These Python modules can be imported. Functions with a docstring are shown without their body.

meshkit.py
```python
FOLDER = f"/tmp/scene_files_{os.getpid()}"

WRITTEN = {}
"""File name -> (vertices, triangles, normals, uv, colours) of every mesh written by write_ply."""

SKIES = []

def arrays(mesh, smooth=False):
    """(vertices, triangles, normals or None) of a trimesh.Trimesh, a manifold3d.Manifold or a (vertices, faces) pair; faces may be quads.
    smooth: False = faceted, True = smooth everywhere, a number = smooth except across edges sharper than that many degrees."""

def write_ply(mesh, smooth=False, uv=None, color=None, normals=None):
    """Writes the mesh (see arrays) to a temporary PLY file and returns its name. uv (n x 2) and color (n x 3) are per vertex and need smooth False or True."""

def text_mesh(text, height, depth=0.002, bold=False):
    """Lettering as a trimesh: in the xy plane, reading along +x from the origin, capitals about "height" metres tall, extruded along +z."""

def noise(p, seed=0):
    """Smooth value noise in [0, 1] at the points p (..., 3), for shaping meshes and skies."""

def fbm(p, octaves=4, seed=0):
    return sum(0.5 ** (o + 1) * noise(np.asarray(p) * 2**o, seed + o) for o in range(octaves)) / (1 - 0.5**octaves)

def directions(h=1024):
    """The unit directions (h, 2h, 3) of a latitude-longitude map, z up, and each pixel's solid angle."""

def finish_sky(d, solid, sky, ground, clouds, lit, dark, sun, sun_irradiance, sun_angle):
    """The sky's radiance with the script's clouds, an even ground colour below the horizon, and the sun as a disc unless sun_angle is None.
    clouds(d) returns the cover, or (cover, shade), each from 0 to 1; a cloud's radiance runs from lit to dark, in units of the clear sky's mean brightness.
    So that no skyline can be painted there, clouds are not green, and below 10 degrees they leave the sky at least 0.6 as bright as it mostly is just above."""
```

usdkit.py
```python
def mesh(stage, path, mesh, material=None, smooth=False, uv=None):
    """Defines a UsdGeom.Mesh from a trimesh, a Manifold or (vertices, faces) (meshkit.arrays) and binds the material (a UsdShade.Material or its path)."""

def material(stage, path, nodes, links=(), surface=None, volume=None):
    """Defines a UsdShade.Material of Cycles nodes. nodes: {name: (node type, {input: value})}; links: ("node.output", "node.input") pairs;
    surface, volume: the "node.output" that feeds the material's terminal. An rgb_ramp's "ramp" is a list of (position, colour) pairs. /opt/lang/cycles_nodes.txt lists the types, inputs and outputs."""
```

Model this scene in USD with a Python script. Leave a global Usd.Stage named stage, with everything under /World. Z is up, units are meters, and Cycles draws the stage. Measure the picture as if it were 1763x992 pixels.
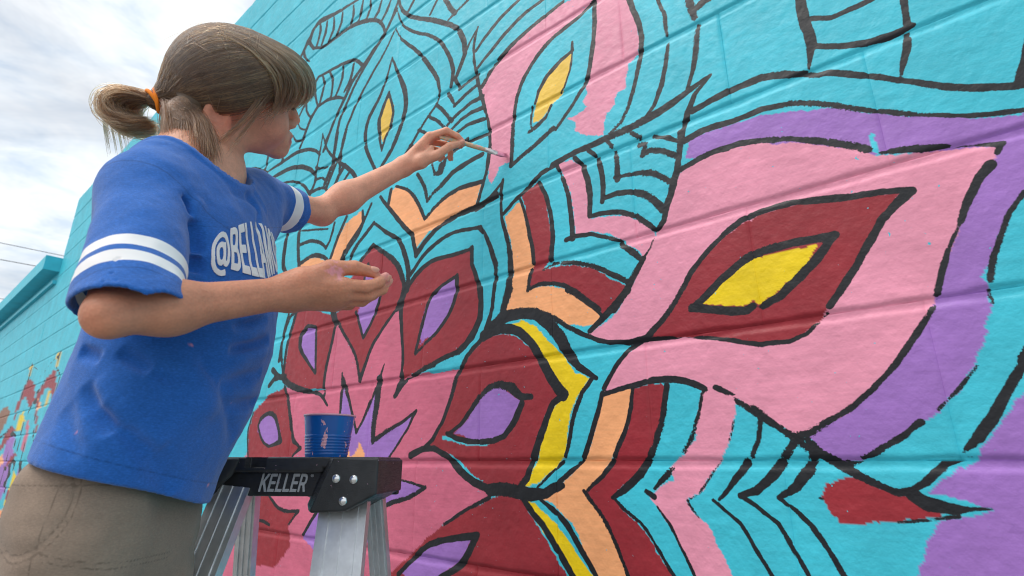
import math, random, zlib
import numpy as np
import trimesh, manifold3d, shapely, shapely.geometry
import usdkit, meshkit
from pxr import Usd, UsdGeom, UsdShade, UsdLux, Sdf, Gf, Vt

stage = Usd.Stage.CreateInMemory()
UsdGeom.SetStageUpAxis(stage, UsdGeom.Tokens.z)
UsdGeom.SetStageMetersPerUnit(stage, 1.0)
UsdGeom.Xform.Define(stage, '/World')
random.seed(7)

# ---------------------------------------------------------------- camera, sky, sun, exposure
CAM_Z, TILT, YAW, WALL_X = 0.80, 0.30955, 0.7073, 0.880
FWD = np.array([math.cos(YAW) * math.cos(TILT), math.sin(YAW) * math.cos(TILT), math.sin(TILT)])
RIGHT = np.array([math.sin(YAW), -math.cos(YAW), 0.0])
UP = np.cross(RIGHT, FWD)
cam = UsdGeom.Camera.Define(stage, '/World/camera')
m4 = Gf.Matrix4d(*RIGHT, 0, *UP, 0, *(-FWD), 0, 0, 0, CAM_Z, 1)
cam.AddTransformOp().Set(m4)
cam.CreateHorizontalApertureAttr(36.0)
cam.CreateVerticalApertureAttr(36.0 * 576 / 1024)
cam.CreateFocalLengthAttr(36.0 * 932.5 / 1763)
cam.CreateClippingRangeAttr(Gf.Vec2f(0.05, 5000))
cam.CreateFStopAttr(6.3)
cam.CreateFocusDistanceAttr(1.02)
cam.GetPrim().CreateAttribute('exposure', Sdf.ValueTypeNames.Float).Set(EXPOSURE := 0.62)

SUN_DIR = np.array([-0.44, 0.20, 0.86]); SUN_DIR /= np.linalg.norm(SUN_DIR)
SUN_EL, SUN_ROT = math.asin(SUN_DIR[2]), math.atan2(SUN_DIR[0], SUN_DIR[1])
sun = UsdLux.DistantLight.Define(stage, '/World/sun')
sun.CreateNormalizeAttr(True); sun.CreateIntensityAttr(0.40); sun.CreateAngleAttr(42.0)
sun.CreateColorAttr(Gf.Vec3f(1.0, 0.955, 0.89))
zz = SUN_DIR; xx = np.cross([0, 0, 1.0], zz); xx /= np.linalg.norm(xx); yy = np.cross(zz, xx)
sun.AddTransformOp().Set(Gf.Matrix4d(*xx, 0, *yy, 0, *zz, 0, 0, 0, 0, 1))

dome = UsdLux.DomeLight.Define(stage, '/World/sky')
SKY = usdkit.material(stage, '/World/Looks/sky_material', {
    'co': ('texture_coordinate', {}), 'sx': ('separate_xyz', {}), 'za': ('math', {'math_type': 'add', 'value2': 0.28}),
    'zm': ('math', {'math_type': 'maximum', 'value2': 0.10}), 'dx': ('math', {'math_type': 'divide'}), 'dy': ('math', {'math_type': 'divide'}),
    'cv': ('combine_xyz', {'z': 3.1}), 'mp': ('mapping', {'rotation': (0, 0, 0.5), 'scale': (1.0, 1.45, 1.0)}),
    'n1': ('noise_texture', {'scale': 2.1, 'detail': 9.0, 'roughness': 0.60, 'distortion': 0.5}),
    'n2': ('noise_texture', {'scale': 6.4, 'detail': 6.0, 'roughness': 0.58, 'distortion': 0.35}),
    'r1': ('rgb_ramp', {'ramp': [(0.26, (0.45, 0.45, 0.45)), (0.52, (0.88, 0.88, 0.88)), (0.66, (1, 1, 1))]}),
    'c2': ('rgb_ramp', {'ramp': [(0.30, (8.9, 10.3, 11.9)), (0.46, (11.6, 12.4, 13.1)), (0.62, (13.3, 13.6, 13.7))]}),
    'sky': ('sky_texture', {'sky_type': 'single_scattering', 'sun_disc': False, 'sun_elevation': SUN_EL, 'sun_rotation': SUN_ROT}),
    'mx': ('mix_color', {'use_clamp': False, 'use_clamp_result': False}), 'bg': ('background_shader', {'strength': 0.058}),
}, [('co.generated', 'sx.vector'), ('sx.z', 'za.value1'), ('za.value', 'zm.value1'), ('sx.x', 'dx.value1'), ('zm.value', 'dx.value2'),
    ('sx.y', 'dy.value1'), ('zm.value', 'dy.value2'), ('dx.value', 'cv.x'), ('dy.value', 'cv.y'), ('cv.vector', 'mp.vector'),
    ('mp.vector', 'n1.vector'), ('mp.vector', 'n2.vector'), ('n1.fac', 'r1.fac'), ('n2.fac', 'c2.fac'), ('r1.color', 'mx.fac'),
    ('sky.color', 'mx.a'), ('c2.color', 'mx.b'), ('mx.result', 'bg.color')], surface='bg.background')
UsdShade.MaterialBindingAPI.Apply(dome.GetPrim()).Bind(SKY)
dome.GetPrim().SetCustomDataByKey('kind', 'structure')

# ---------------------------------------------------------------- helpers
def srgb(r, g, b):
    c = np.array([r, g, b], float) / 255
    return tuple(np.where(c <= 0.04045, c / 12.92, ((c + 0.055) / 1.055) ** 2.4))

USED = {}
def numbered(parent, name):
    k = (parent, name); n = USED.get(k, 0); USED[k] = n + 1
    return f'{parent}/{name}' if n == 0 else f'{parent}/{name}_{n:03d}'

def tag(prim, label=None, category=None, group=None, kind=None):
    for k, v in (('label', label), ('category', category), ('group', group), ('kind', kind)):
        if v: prim.SetCustomDataByKey(k, v)
    return prim

def thing(name, label, category, loc=(0, 0, 0), group=None):
    x = UsdGeom.Xform.Define(stage, numbered('/World', name))
    x.AddTranslateOp().Set(Gf.Vec3d(*map(float, loc)))
    return tag(x.GetPrim(), label, category, group)

def origin(parent):
    p = parent
    o = np.zeros(3)
    while p and str(p.GetPath()) != '/World':
        a = p.GetAttribute('xformOp:translate')
        if a and a.HasValue(): o = o + np.array(a.Get())
        p = p.GetParent()
    return o

def obj(name, mesh, material, parent=None, smooth=False, attrs=None, normals=None):
    """one Mesh prim; vertices are given in world coordinates"""
    path = numbered(str(parent.GetPath()) if parent else '/World', name)
    v, f, n = meshkit.arrays(mesh, smooth)
    if parent is not None: v = v - origin(parent)
    m = usdkit.mesh(stage, path, (v, f), material, smooth=False)
    if normals is not None: n = normals
    if n is not None:
        m.CreateNormalsAttr(Vt.Vec3fArray.FromNumpy(np.asarray(n, np.float32))); m.SetNormalsInterpolation('vertex')
    api = UsdGeom.PrimvarsAPI(m)
    for k, a in (attrs or {}).items():
        a = np.asarray(a, np.float32)
        if a.ndim == 2: api.CreatePrimvar(k, Sdf.ValueTypeNames.Color3fArray, 'vertex').Set(Vt.Vec3fArray.FromNumpy(a))
        else: api.CreatePrimvar(k, Sdf.ValueTypeNames.FloatArray, 'vertex').Set(Vt.FloatArray.FromNumpy(a))
    return m.GetPrim()

def bx(x0, x1, y0, y1, z0, z1):
    b = trimesh.creation.box((x1 - x0, y1 - y0, z1 - z0)); b.apply_translation(((x0 + x1) / 2, (y0 + y1) / 2, (z0 + z1) / 2)); return b

def tube(P, r, n=10, closed=False):
    P = np.asarray(P, float); r = np.broadcast_to(r, len(P)).astype(float)
    t = np.gradient(P, axis=0); t /= np.linalg.norm(t, axis=1)[:, None] + 1e-12
    up = np.array([0.13, 0.21, 0.97]); V = []
    for p, tt, rr in zip(P, t, r):
        a = np.cross(tt, up); a /= np.linalg.norm(a) + 1e-12; b = np.cross(tt, a); up = np.cross(a, tt)
        th = np.linspace(0, 2 * np.pi, n, endpoint=False)
        V.append(p + rr * (np.cos(th)[:, None] * a + np.sin(th)[:, None] * b))
    V = np.vstack(V); F = []
    for i in range(len(P) - 1):
        for k in range(n):
            a, b = i * n + k, i * n + (k + 1) % n
            F += [(a, b, b + n), (a, b + n, a + n)]
    c0, c1 = len(V), len(V) + 1
    V = np.vstack([V, P[0], P[-1]]); L = (len(P) - 1) * n
    for k in range(n):
        F += [(c0, (k + 1) % n, k), (c1, L + k, L + (k + 1) % n)]
    m = trimesh.Trimesh(V, F, process=False); m.fix_normals(); return m

def simple(name, base, rough=0.5, noise=None, bump=None, **kw):
    """principled material with a little colour variation and relief"""
    nodes = {'p': ('principled_bsdf', {'base_color': base, 'roughness': rough, **kw})}; links = []
    if noise:
        sc, amt = noise
        nodes.update({'g': ('texture_coordinate', {}), 'n': ('noise_texture', {'scale': sc, 'detail': 5.0, 'roughness': 0.65}),
                      'r': ('rgb_ramp', {'ramp': [(0.3, tuple(np.array(base) * (1 - amt))), (0.7, tuple(np.minimum(np.array(base) * (1 + amt), 1)))]})})
        links += [('g.object', 'n.vector'), ('n.fac', 'r.fac'), ('r.color', 'p.base_color')]
    if bump:
        sc, dist, st = bump
        nodes.update({'g2': ('texture_coordinate', {}), 'n2': ('noise_texture', {'scale': sc, 'detail': 4.0, 'roughness': 0.6}), 'b': ('bump', {'strength': st, 'distance': dist})})
        links += [('g2.object', 'n2.vector'), ('n2.fac', 'b.height'), ('b.normal', 'p.normal')]
    return usdkit.material(stage, f'/World/Looks/{name}', nodes, links, surface='p.BSDF')

# mural traced on the wall: along the wall, height (mm); strokes add the half width (0.1 mm)
FILLS = [
('rose','1456,1208 1319,1268 1150,1210 1120,1094 1101,1008 904,1003 931,962 947,915 980,861 1015,834 1064,815 1047,828 996,830 946,819 906,791 868,762 825,748 805,737 818,726 873,706 946,672 1001,621 1086,559 1279,467 1605,391 1911,424 2136,485 2148,632 1942,827 1600,839 1652,881 1693,959 1741,1035 1597,1007 1496,1004 1497,1011 1495,1074 1478,1143 1469,1202'),
('pink','502,1819 550,1795 612,1786 666,1760 711,1716 735,1670 746,1609 753,1552 756,1492 772,1495 792,1493 815,1453 800,1466 820,1454 829,1472 827,1526 831,1523 824,1561 828,1614 850,1689 861,1744 852,1767 814,1809 758,1837 676,1858 596,1870 567,1865 498,1850'),
('pink','498,1839 418,1785 416,1754 401,1701 399,1645 406,1613 429,1603 439,1546 463,1541 469,1517 486,1508 492,1484 498,1457 541,1477 568,1496 562,1520 590,1538 552,1538 533,1548 548,1564 531,1575 535,1590 527,1619 515,1679 504,1746'),
('gold','567,1709 575,1664 591,1624 604,1608 612,1605 633,1596 659,1569 683,1568 685,1601 671,1634 665,1661 635,1696 593,1711'),
('gold','1286,1941 1258,1895 1254,1840 1270,1802 1296,1775 1313,1814 1321,1844 1320,1877 1319,1917'),
('peach','1207,1585 1151,1551 1099,1494 1073,1437 1031,1459 976,1475 916,1483 853,1470 864,1440 873,1411 939,1404 1006,1399 1055,1390 1100,1358 1114,1394 1174,1457 1244,1536 1232,1576'),
('peach','1383,1562 1372,1519 1400,1485 1448,1450 1487,1387 1496,1377 1608,1360 1731,1431 1743,1467 1687,1472 1617,1459 1545,1420 1508,1503 1463,1540'),
('maroon','1304,1420 1248,1386 1186,1335 1153,1281 1141,1233 1164,1197 1221,1155 1275,1097 1311,1020 1345,1089 1410,1157 1484,1230 1426,1256 1417,1316 1386,1358'),
('violet','1319,1362 1261,1315 1243,1274 1254,1229 1274,1186 1314,1138 1340,1181 1355,1210 1341,1240 1334,1282 1332,1331'),
('maroon','883,1299 881,1253 862,1208 850,1162 853,1115 875,1077 917,1049 971,1032 1035,1022 1094,1006 1122,1000 1132,1072 1142,1135 1148,1194 1133,1236 1097,1284 1034,1304 954,1302'),
('violet','935,1238 929,1204 953,1150 976,1123 1007,1101 1060,1085 1062,1132 1046,1176 1021,1209 982,1228'),
('maroon','1719,1293 1635,1284 1501,1238 1467,1207 1473,1142 1491,1079 1494,1006 1620,1019 1714,1043 1759,1074 1748,1180 1736,1251'),
('violet','1633,1224 1583,1216 1569,1155 1555,1065 1620,1113 1671,1169 1668,1204'),
('maroon','1843,1014 1733,1029 1691,958 1657,892 1595,838 1641,813 1933,809 1957,902 1938,961'),
('violet','1394,1008 1371,974 1325,904 1306,874 1280,902 1251,951 1232,997 1220,1003 1216,967 1227,913 1229,853 1184,871 1118,893 1066,916 1090,879 1124,842 1157,809 1144,774 1122,758 1065,751 1017,741 1066,723 1120,708 1177,693 1171,668 1152,626 1167,583 1227,608 1263,550 1333,595 1426,557 1529,596 1496,635 1450,679 1449,695 1522,711 1659,737 1534,769 1457,808 1428,846 1398,874 1394,931 1397,981'),
('peach','1353,814 1345,844 1326,814 1308,818 1288,848 1262,811 1297,772 1346,771'),
('violet','1887,929 1832,953 1768,938 1735,895 1715,861 1789,846 1851,870 1888,900'),
('maroon','1818,702 1755,706 1696,673 1639,660 1564,663 1610,625 1586,569 1661,506 1861,494 1954,546 1904,624'),
('maroon','781,1069 746,1060 706,1033 672,998 643,949 623,923 641,916 659,885 678,848 691,810 706,772 728,753 772,748 819,753 861,772 899,801 946,819 1008,831 1017,836 966,886 937,950 923,996 888,1026 839,1065'),
('cyanx','960,855 901,841 863,836 817,837 820,832 885,834 964,847'),
('violet','926,859 880,893 844,933 812,955 784,957 746,931 723,920 746,884 769,856 806,844 856,842'),
('maroon','946,669 873,705 811,726 759,737 725,729 693,690 604,582 645,581 1190,510'),
('violet','1086,559 991,622 858,650 890,603 959,562 1043,535'),
('yellow','770,1085 725,1090 686,1073 652,1031 615,996 593,966 560,949 589,917 602,891 613,849 624,810 645,786 685,763 729,748 703,776 685,805 672,851 653,891 620,921 645,952 662,997 693,1041 729,1070'),
('yellow','721,733 692,723 664,703 642,689 550,592 594,587 687,688 701,704'),
('peach','776,1355 732,1378 719,1351 707,1303 696,1257 690,1214 704,1158 656,1155 619,1145 591,1129 565,1105 538,1082 525,1064 538,1052 567,1052 606,1065 654,1094 699,1107 746,1112 785,1103 767,1134 759,1147 750,1203 754,1268'),
('maroon','723,1392 701,1403 675,1409 660,1380 649,1333 641,1279 639,1242 646,1211 664,1194 622,1192 583,1187 549,1172 518,1152 495,1134 472,1116 478,1106 494,1085 513,1061 533,1085 553,1101 581,1129 615,1150 656,1162 701,1161 694,1203 690,1214 695,1274 707,1329'),
('pink','622,1433 600,1432 577,1428 553,1402 546,1361 544,1319 541,1283 533,1276 494,1270 452,1254 427,1233 404,1208 405,1198 414,1177 430,1162 446,1187 467,1209 497,1230 541,1246 579,1252 581,1303 589,1355 604,1399'),
('violet','314,1375 237,1366 183,1363 121,1341 83,1327 52,1306 -6,1273 -42,1253 -88,1233 -113,1224 -147,1215 -139,1177 -91,1120 -75,1100 -60,1077 -47,1049 -38,1031 -31,1020 -35,1011 -30,981 -19,951 -3,919 18,889 44,861 73,839 104,817 137,802 163,798 183,808 196,828 201,842 -36,1202 308,1324 332,1334'),
('violet','-82,922 -39,877 -19,854 -5,831 11,813 18,801 37,789 77,761 51,758 16,746 38,737 69,729 120,634 -29,645 -91,821'),
('pink','345,1309 315,1317 276,1325 216,1318 155,1297 114,1274 71,1248 55,1235 43,1228 18,1216 -9,1213 -43,1204 -64,1198 -82,1190 -70,1166 -55,1150 -35,1123 -25,1102 -5,1064 9,1034 20,1002 37,976 60,947 78,924 103,898 124,879 156,859 182,843 212,837 212,833 242,855 269,876 293,894 325,913 358,926 389,934 427,935 467,931 504,924 532,917 506,960 475,990 445,1003 446,1011 494,1010 529,1019 557,1035 504,1061 484,1078 459,1116 434,1152 405,1201 379,1236 358,1287'),
('maroon','28,1161 56,1166 101,1174 150,1184 185,1187 223,1185 254,1178 281,1163 310,1143 346,1109 372,1070 404,1037 434,1009 389,1007 336,998 287,985 242,975 207,972 181,978 153,1000 142,1016 122,1038 98,1070 79,1099 59,1128'),
('yellow','142,1111 165,1082 190,1063 214,1048 238,1039 244,1045 261,1039 290,1043 330,1055 296,1078 273,1099 242,1113 205,1115 169,1114'),
('peach','533,919 500,924 472,924 472,898 490,853 513,813 539,778 573,751 566,736 539,700 491,600 550,592 610,694 652,723 683,735 640,754 601,781 577,805 554,851 540,894'),
('maroon','471,925 438,928 407,923 420,871 438,822 463,787 497,759 520,741 496,716 476,703 408,611 491,600 537,699 557,724 577,751 534,779 509,813 486,857 474,894'),
('pink','346,921 324,916 293,897 300,865 312,825 324,807 325,801 336,789 359,758 387,741 379,722 358,709 316,621 378,613 420,705 431,720 451,740 435,756 406,774 412,792 387,811 367,834 356,874'),
('crimson','187,772 179,773 163,781 147,779 126,767 105,758 92,757 90,751 67,751 62,742 64,733 93,729 133,723 175,721 176,728 181,729 189,740 195,753'),
('cyanx','48,1268 42,1264 42,1230 52,1240'),
('maroon','6391,1501 6039,1411 5864,1271 6023,1219 6338,1336 6517,1282 6544,1116 6637,1272 6535,1419'),
('maroon','5393,1488 5168,1307 5229,1241 5437,1344 5600,1343 5688,1244 5494,1029 5528,1002 5866,1302 5679,1410'),
('yellow','6246,1208 6056,1126 6174,1037 6368,1044 6383,1174'),
('violet','6605,1035 6335,1003 6130,807 6107,570 6430,409 6897,675 6626,839'),
('umber','7405,1291 7114,1305 6888,1235 6993,1099 7382,950 7706,1202'),
('gold','5457,1625 5310,1591 5293,1470 5425,1507'),
('gold','5428,1336 5317,1276 5378,1180 5445,1199'),
('peach','5728,1277 5598,1238 5605,1164 5684,1184'),
('gold','6525,1636 6387,1612 6323,1511 6416,1520'),
('rose','5933,1121 5789,1040 5777,864 5890,879 5925,1029'),
('maroon','6803,1041 6663,1104 6330,1059 6484,1015 6782,906 7035,876'),
('yellow','5981,733 5803,692 5824,469 5998,474'),
('violet','5847,777 5693,722 5490,550 5644,504 5801,664'),
('maroon','5590,648 5453,678 5391,606 5578,587'),
('yellow','5627,518 5406,567 5337,467 5209,399 5532,378'),
('crimson','6029,602 5627,518 5586,414 5895,410'),
('peach','6355,421 5668,469 5370,465 5577,408 6207,335'),
('peach','5361,459 5090,504 5075,444 5209,399'),
('peach','6845,824 6701,856 6527,807 6613,743'),
('maroon','6281,822 6178,867 6031,851 6150,791 6428,744'),
]
STROKES = [
'1096,552,57 991,624,64 846,654,76 885,601,86 959,559,68 1053,529,59',
'588,1873,53 598,1872,58 676,1858,67 758,1837,80 814,1809,86 859,1764,82',
'880,1975,33 895,1926,40 891,1875,44 883,1818,47 868,1753,49 846,1682,49 828,1614,47 826,1572,51 834,1524,52 837,1489,50',
'502,1819,58 550,1798,61 612,1786,65 666,1760,70 711,1716,67 735,1670,60 746,1609,58 752,1551,60 755,1481,63',
'500,1830,58 504,1757,62 513,1688,64 527,1624,60 539,1602,55 569,1570,52 622,1525,47',
'629,1530,75 681,1508,70 719,1496,60 753,1481,67',
'566,1741,30 567,1714,51 599,1707,64 641,1684,66 668,1653,52 679,1623,37',
'567,1714,26 575,1664,31 591,1628,32 604,1616,25',
'632,1595,43 649,1569,50 675,1557,66 699,1552,47',
'689,1618,39 692,1584,33 691,1557,26',
'715,1975,55 777,1959,69 829,1935,72 885,1896,62',
'643,1921,56 704,1915,63 764,1896,72 827,1863,66 876,1835,59',
'416,1774,74 407,1729,69 396,1684,66 394,1646,63 402,1597,56 418,1544,52 437,1497,47 457,1469,44 483,1453,40',
'350,1725,38 341,1677,47 339,1623,32',
'339,1605,35 345,1570,48 360,1515,54 380,1474,49 408,1451,33',
'287,1687,84 286,1664,84 282,1629,65',
'277,1607,47 283,1568,62 296,1514,49 313,1474,35',
'278,1652,33 246,1653,41',
'632,1439,65 565,1445,75 494,1446,83 432,1448,91 374,1455,99 329,1466,80 297,1476,56 265,1487,34',
'265,1485,29 298,1459,51 315,1428,62 319,1414,66',
'324,1409,66 340,1351,64 345,1326,62 350,1309,62',
'307,1427,45 271,1434,48 238,1439,51',
'331,1374,28 297,1380,50 246,1375,51',
'342,1313,31 303,1325,38 252,1323,43',
'387,1407,47 362,1395,58 338,1374,39',
'420,1401,58 407,1398,56 414,1375,56 400,1381,61 372,1369,57 344,1345,64',
'433,1433,58 417,1417,47',
'490,1440,53 479,1421,46',
'473,1408,59 471,1379,56 473,1344,69',
'479,1350,39 449,1345,46 419,1339,54 394,1326,68 374,1309,61 356,1288,47',
'536,1436,54 519,1416,46',
'513,1408,60 508,1376,63 506,1339,64 509,1306,59',
'508,1312,46 475,1314,62 444,1306,67 415,1290,71 399,1272,75 381,1246,79',
'572,1431,56 555,1410,44',
'551,1401,69 543,1369,70 539,1326,68 541,1286,60',
'541,1283,48 502,1279,58 470,1270,61 441,1253,60 417,1230,54 400,1210,48',
'619,1427,46 602,1386,50 592,1340,56 587,1292,61 585,1244,66',
'602,1246,60 580,1249,54 541,1241,48 505,1225,42 471,1208,38',
'475,1204,57 457,1187,59 440,1166,56 432,1158,49',
'672,1409,51 653,1369,54 641,1322,58 636,1274,62 639,1242,65 643,1212,67',
'662,1193,36 641,1200,36 624,1199,36',
'613,1197,46 582,1190,49 549,1177,51 517,1159,53 487,1139,54 461,1118,56',
'730,1390,33 714,1344,44 702,1293,52 693,1248,55 690,1214,48',
'696,1199,57 706,1156,51',
'706,1158,51 670,1162,51 637,1157,49 610,1146,49 581,1127,50 553,1101,51 530,1081,52',
'782,1453,54 787,1423,50 789,1391,45 786,1353,50 773,1313,56 760,1257,72 757,1217,88',
'757,1207,93 764,1164,96 777,1126,99',
'782,1361,54 754,1380,58 706,1405,62 664,1428,65 629,1434,66 590,1442,67 553,1446,67',
'334,1394,59 338,1354,60 347,1320,64 358,1291,70 372,1255,67 382,1226,61 397,1211,50',
'401,1207,19 414,1179,21 428,1163,23',
'430,1161,58 454,1129,70 479,1096,74 497,1075,78',
'468,1107,84 489,1087,81 519,1065,72 553,1041,59',
'604,1135,49 564,1109,58 522,1065,33',
'873,1399,41 840,1408,55 811,1427,57 783,1448,45',
'881,1353,33 863,1349,39 838,1322,53 814,1270,60 803,1232,63 802,1215,66',
'801,1205,63 807,1173,62 813,1132,62',
'848,1190,63 847,1137,74 859,1099,77 894,1064,70',
'805,1182,47 816,1120,62 829,1088,78',
'756,1168,67 774,1130,75 799,1089,82',
'1526,2513,53 1691,2550,99 1846,2594,155 1888,2577,126 1903,2525,134',
'1860,2593,124 1907,2546,125 1978,2470,127',
'1829,2578,52 1816,2529,114 1834,2464,91',
'1770,2553,63 1772,2493,119 1790,2448,92',
'1714,2538,56 1709,2472,115 1736,2431,92',
'1648,2523,60 1652,2472,117 1681,2425,89',
'1572,2509,47 1564,2451,99 1582,2416,82',
'1505,2490,54 1510,2443,100 1522,2404,75',
'1450,2453,49 1450,2412,98 1469,2373,76',
'1377,2405,56 1395,2360,104 1421,2343,74',
'1321,2368,55 1340,2332,100 1367,2304,73',
'1854,2465,60 1772,2426,78 1693,2419,110 1593,2410,114 1472,2370,99 1389,2317,73 1350,2265,69 1340,2232,60',
'1340,2232,94 1405,2194,102 1464,2158,109 1524,2120,113 1561,2070,108 1599,2028,103 1635,1968,96 1668,1893,89',
'1275,2337,66 1304,2278,95 1340,2232,83',
'1278,2300,55 1338,2231,67 1413,2175,80 1489,2110,91 1540,2045,98 1580,1981,100 1591,1883,96 1589,1789,96',
'1278,2216,53 1329,2150,65 1401,2086,77 1466,2023,83 1505,1965,83 1534,1909,82 1546,1836,79 1537,1748,78',
'1889,2564,152 1899,2523,105 1854,2462,77',
'1917,2538,168 1944,2502,122 1914,2443,61 1877,2408,45',
'1783,2282,61 1690,2264,73 1589,2242,84 1516,2216,74 1458,2156,76',
'1783,2280,87 1818,2255,100 1854,2206,110 1888,2171,92 1919,2126,74',
'1748,2270,51 1726,2221,83 1735,2172,101 1750,2130,82',
'1695,2259,46 1663,2201,82 1664,2125,68',
'1599,2231,63 1595,2173,102 1629,2115,78',
'1525,2203,68 1537,2135,102 1569,2105,75',
'1799,2263,71 1795,2210,84 1759,2131,52',
'1752,2127,65 1689,2125,82 1612,2099,72 1560,2068,46',
'1753,2132,115 1797,2096,113 1827,2052,109 1859,1986,102',
'1860,2200,90 1846,2151,66 1805,2101,49',
'1935,2075,36 1902,2034,57 1848,2015,46',
'1914,2132,38 1882,2086,42 1827,2052,49',
'1275,2337,71 1245,2271,70 1193,2212,74 1109,2148,85 1031,2085,87 966,2022,88 933,1954,99 929,1909,96 952,1867,94 967,1845,70 946,1801,55',
'946,1801,79 915,1808,72 874,1813,66',
'1276,2291,29 1239,2207,46 1178,2141,57 1104,2083,61 1043,2023,64 1000,1949,74 976,1880,79 983,1829,73',
'1277,2212,26 1232,2138,52 1143,2037,72 1078,1941,80 1041,1877,73 1030,1831,55',
'1284,2097,29 1248,2019,72 1208,1937,106 1190,1869,113 1201,1816,117 1229,1752,109 1268,1705,92 1314,1669,73',
'1284,2097,47 1305,2028,69 1345,1957,91 1389,1915,106 1405,1854,102 1386,1785,86 1342,1709,70 1311,1668,58',
'1288,1960,72 1311,1920,98 1330,1875,106 1320,1817,81 1300,1742,33',
'1287,1957,55 1255,1867,61 1263,1818,76 1286,1783,61 1300,1742,43',
'997,1812,81 962,1753,42',
'965,1755,72 920,1770,66 873,1781,60',
'1041,1791,62 1005,1750,61 972,1706,61',
'1078,1771,56 1025,1724,55 990,1681,55',
'991,1703,57 946,1723,65 905,1732,67 856,1731,71',
'979,1678,56 938,1696,64 898,1700,66 850,1695,72',
'957,1660,49 910,1667,59 844,1656,68',
'975,1601,48 908,1611,56 828,1605,62',
'1032,1826,55 1045,1793,57 1082,1768,57 1126,1727,60 1172,1685,65 1198,1660,69',
'1157,1705,53 1127,1686,52',
'1119,1741,52 1086,1718,51',
'878,1974,28 912,1936,49 939,1896,69 960,1853,89',
'878,1974,24 891,1924,35 893,1864,42 881,1823,47',
'881,1823,41 863,1750,43 845,1686,45 830,1615,49 824,1566,52',
'921,2104,56 969,2093,58 1006,2081,59',
'1028,2176,86 1002,2124,87 977,2088,87',
'1064,2200,69 1097,2161,70',
'1185,2277,77 1210,2248,78',
'2108,1974,55 1988,1970,87 1890,1971,98 1792,1949,80 1721,1913,65 1691,1886,56',
'2392,2082,55 2257,2042,65 2123,1971,75',
'2204,1975,46 2112,1931,66 2019,1922,97 1916,1912,102 1815,1881,98 1742,1839,87 1712,1811,85',
'2060,1881,44 1945,1859,52 1842,1826,55 1781,1786,67 1731,1738,81',
'1694,1783,65 1658,1778,53 1630,1757,52',
'1733,1739,79 1673,1738,70 1624,1724,56 1603,1701,65',
'1712,1841,52 1678,1822,56 1629,1812,61',
'1691,1976,41 1694,1902,55 1704,1832,68 1704,1774,85 1727,1737,103',
'1690,1972,27 1636,1879,55 1561,1809,70 1499,1761,82 1450,1716,89 1419,1675,90',
'1607,2019,74 1635,1967,82 1663,1927,90',
'1582,1929,77 1590,1845,87 1603,1794,100 1630,1744,111',
'1525,1919,79 1545,1842,85 1588,1774,91 1615,1724,95',
'1511,1771,101 1544,1740,103 1561,1716,105',
'1483,1728,71 1516,1703,72',
'1986,2079,121 1996,1975,85',
'2139,2082,94 2147,1999,93',
'1115,1592,58 1080,1540,67 1062,1489,51',
'1062,1489,64 1041,1505,68 1014,1514,71',
'1006,1518,90 965,1540,88 912,1549,79 852,1552,71',
'1053,1603,43 1036,1563,55 1012,1561,116 1009,1575,155',
'1002,1575,73 993,1596,74 959,1613,65 908,1622,61',
'1212,1586,42 1160,1559,52 1108,1504,61 1069,1436,59',
'1069,1436,60 1024,1462,62 1015,1465,64',
'1010,1467,63 983,1477,72 936,1484,69 853,1473,67',
'1233,1582,76 1242,1535,76',
'1289,1577,59 1239,1525,70 1174,1454,74 1126,1408,74',
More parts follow.
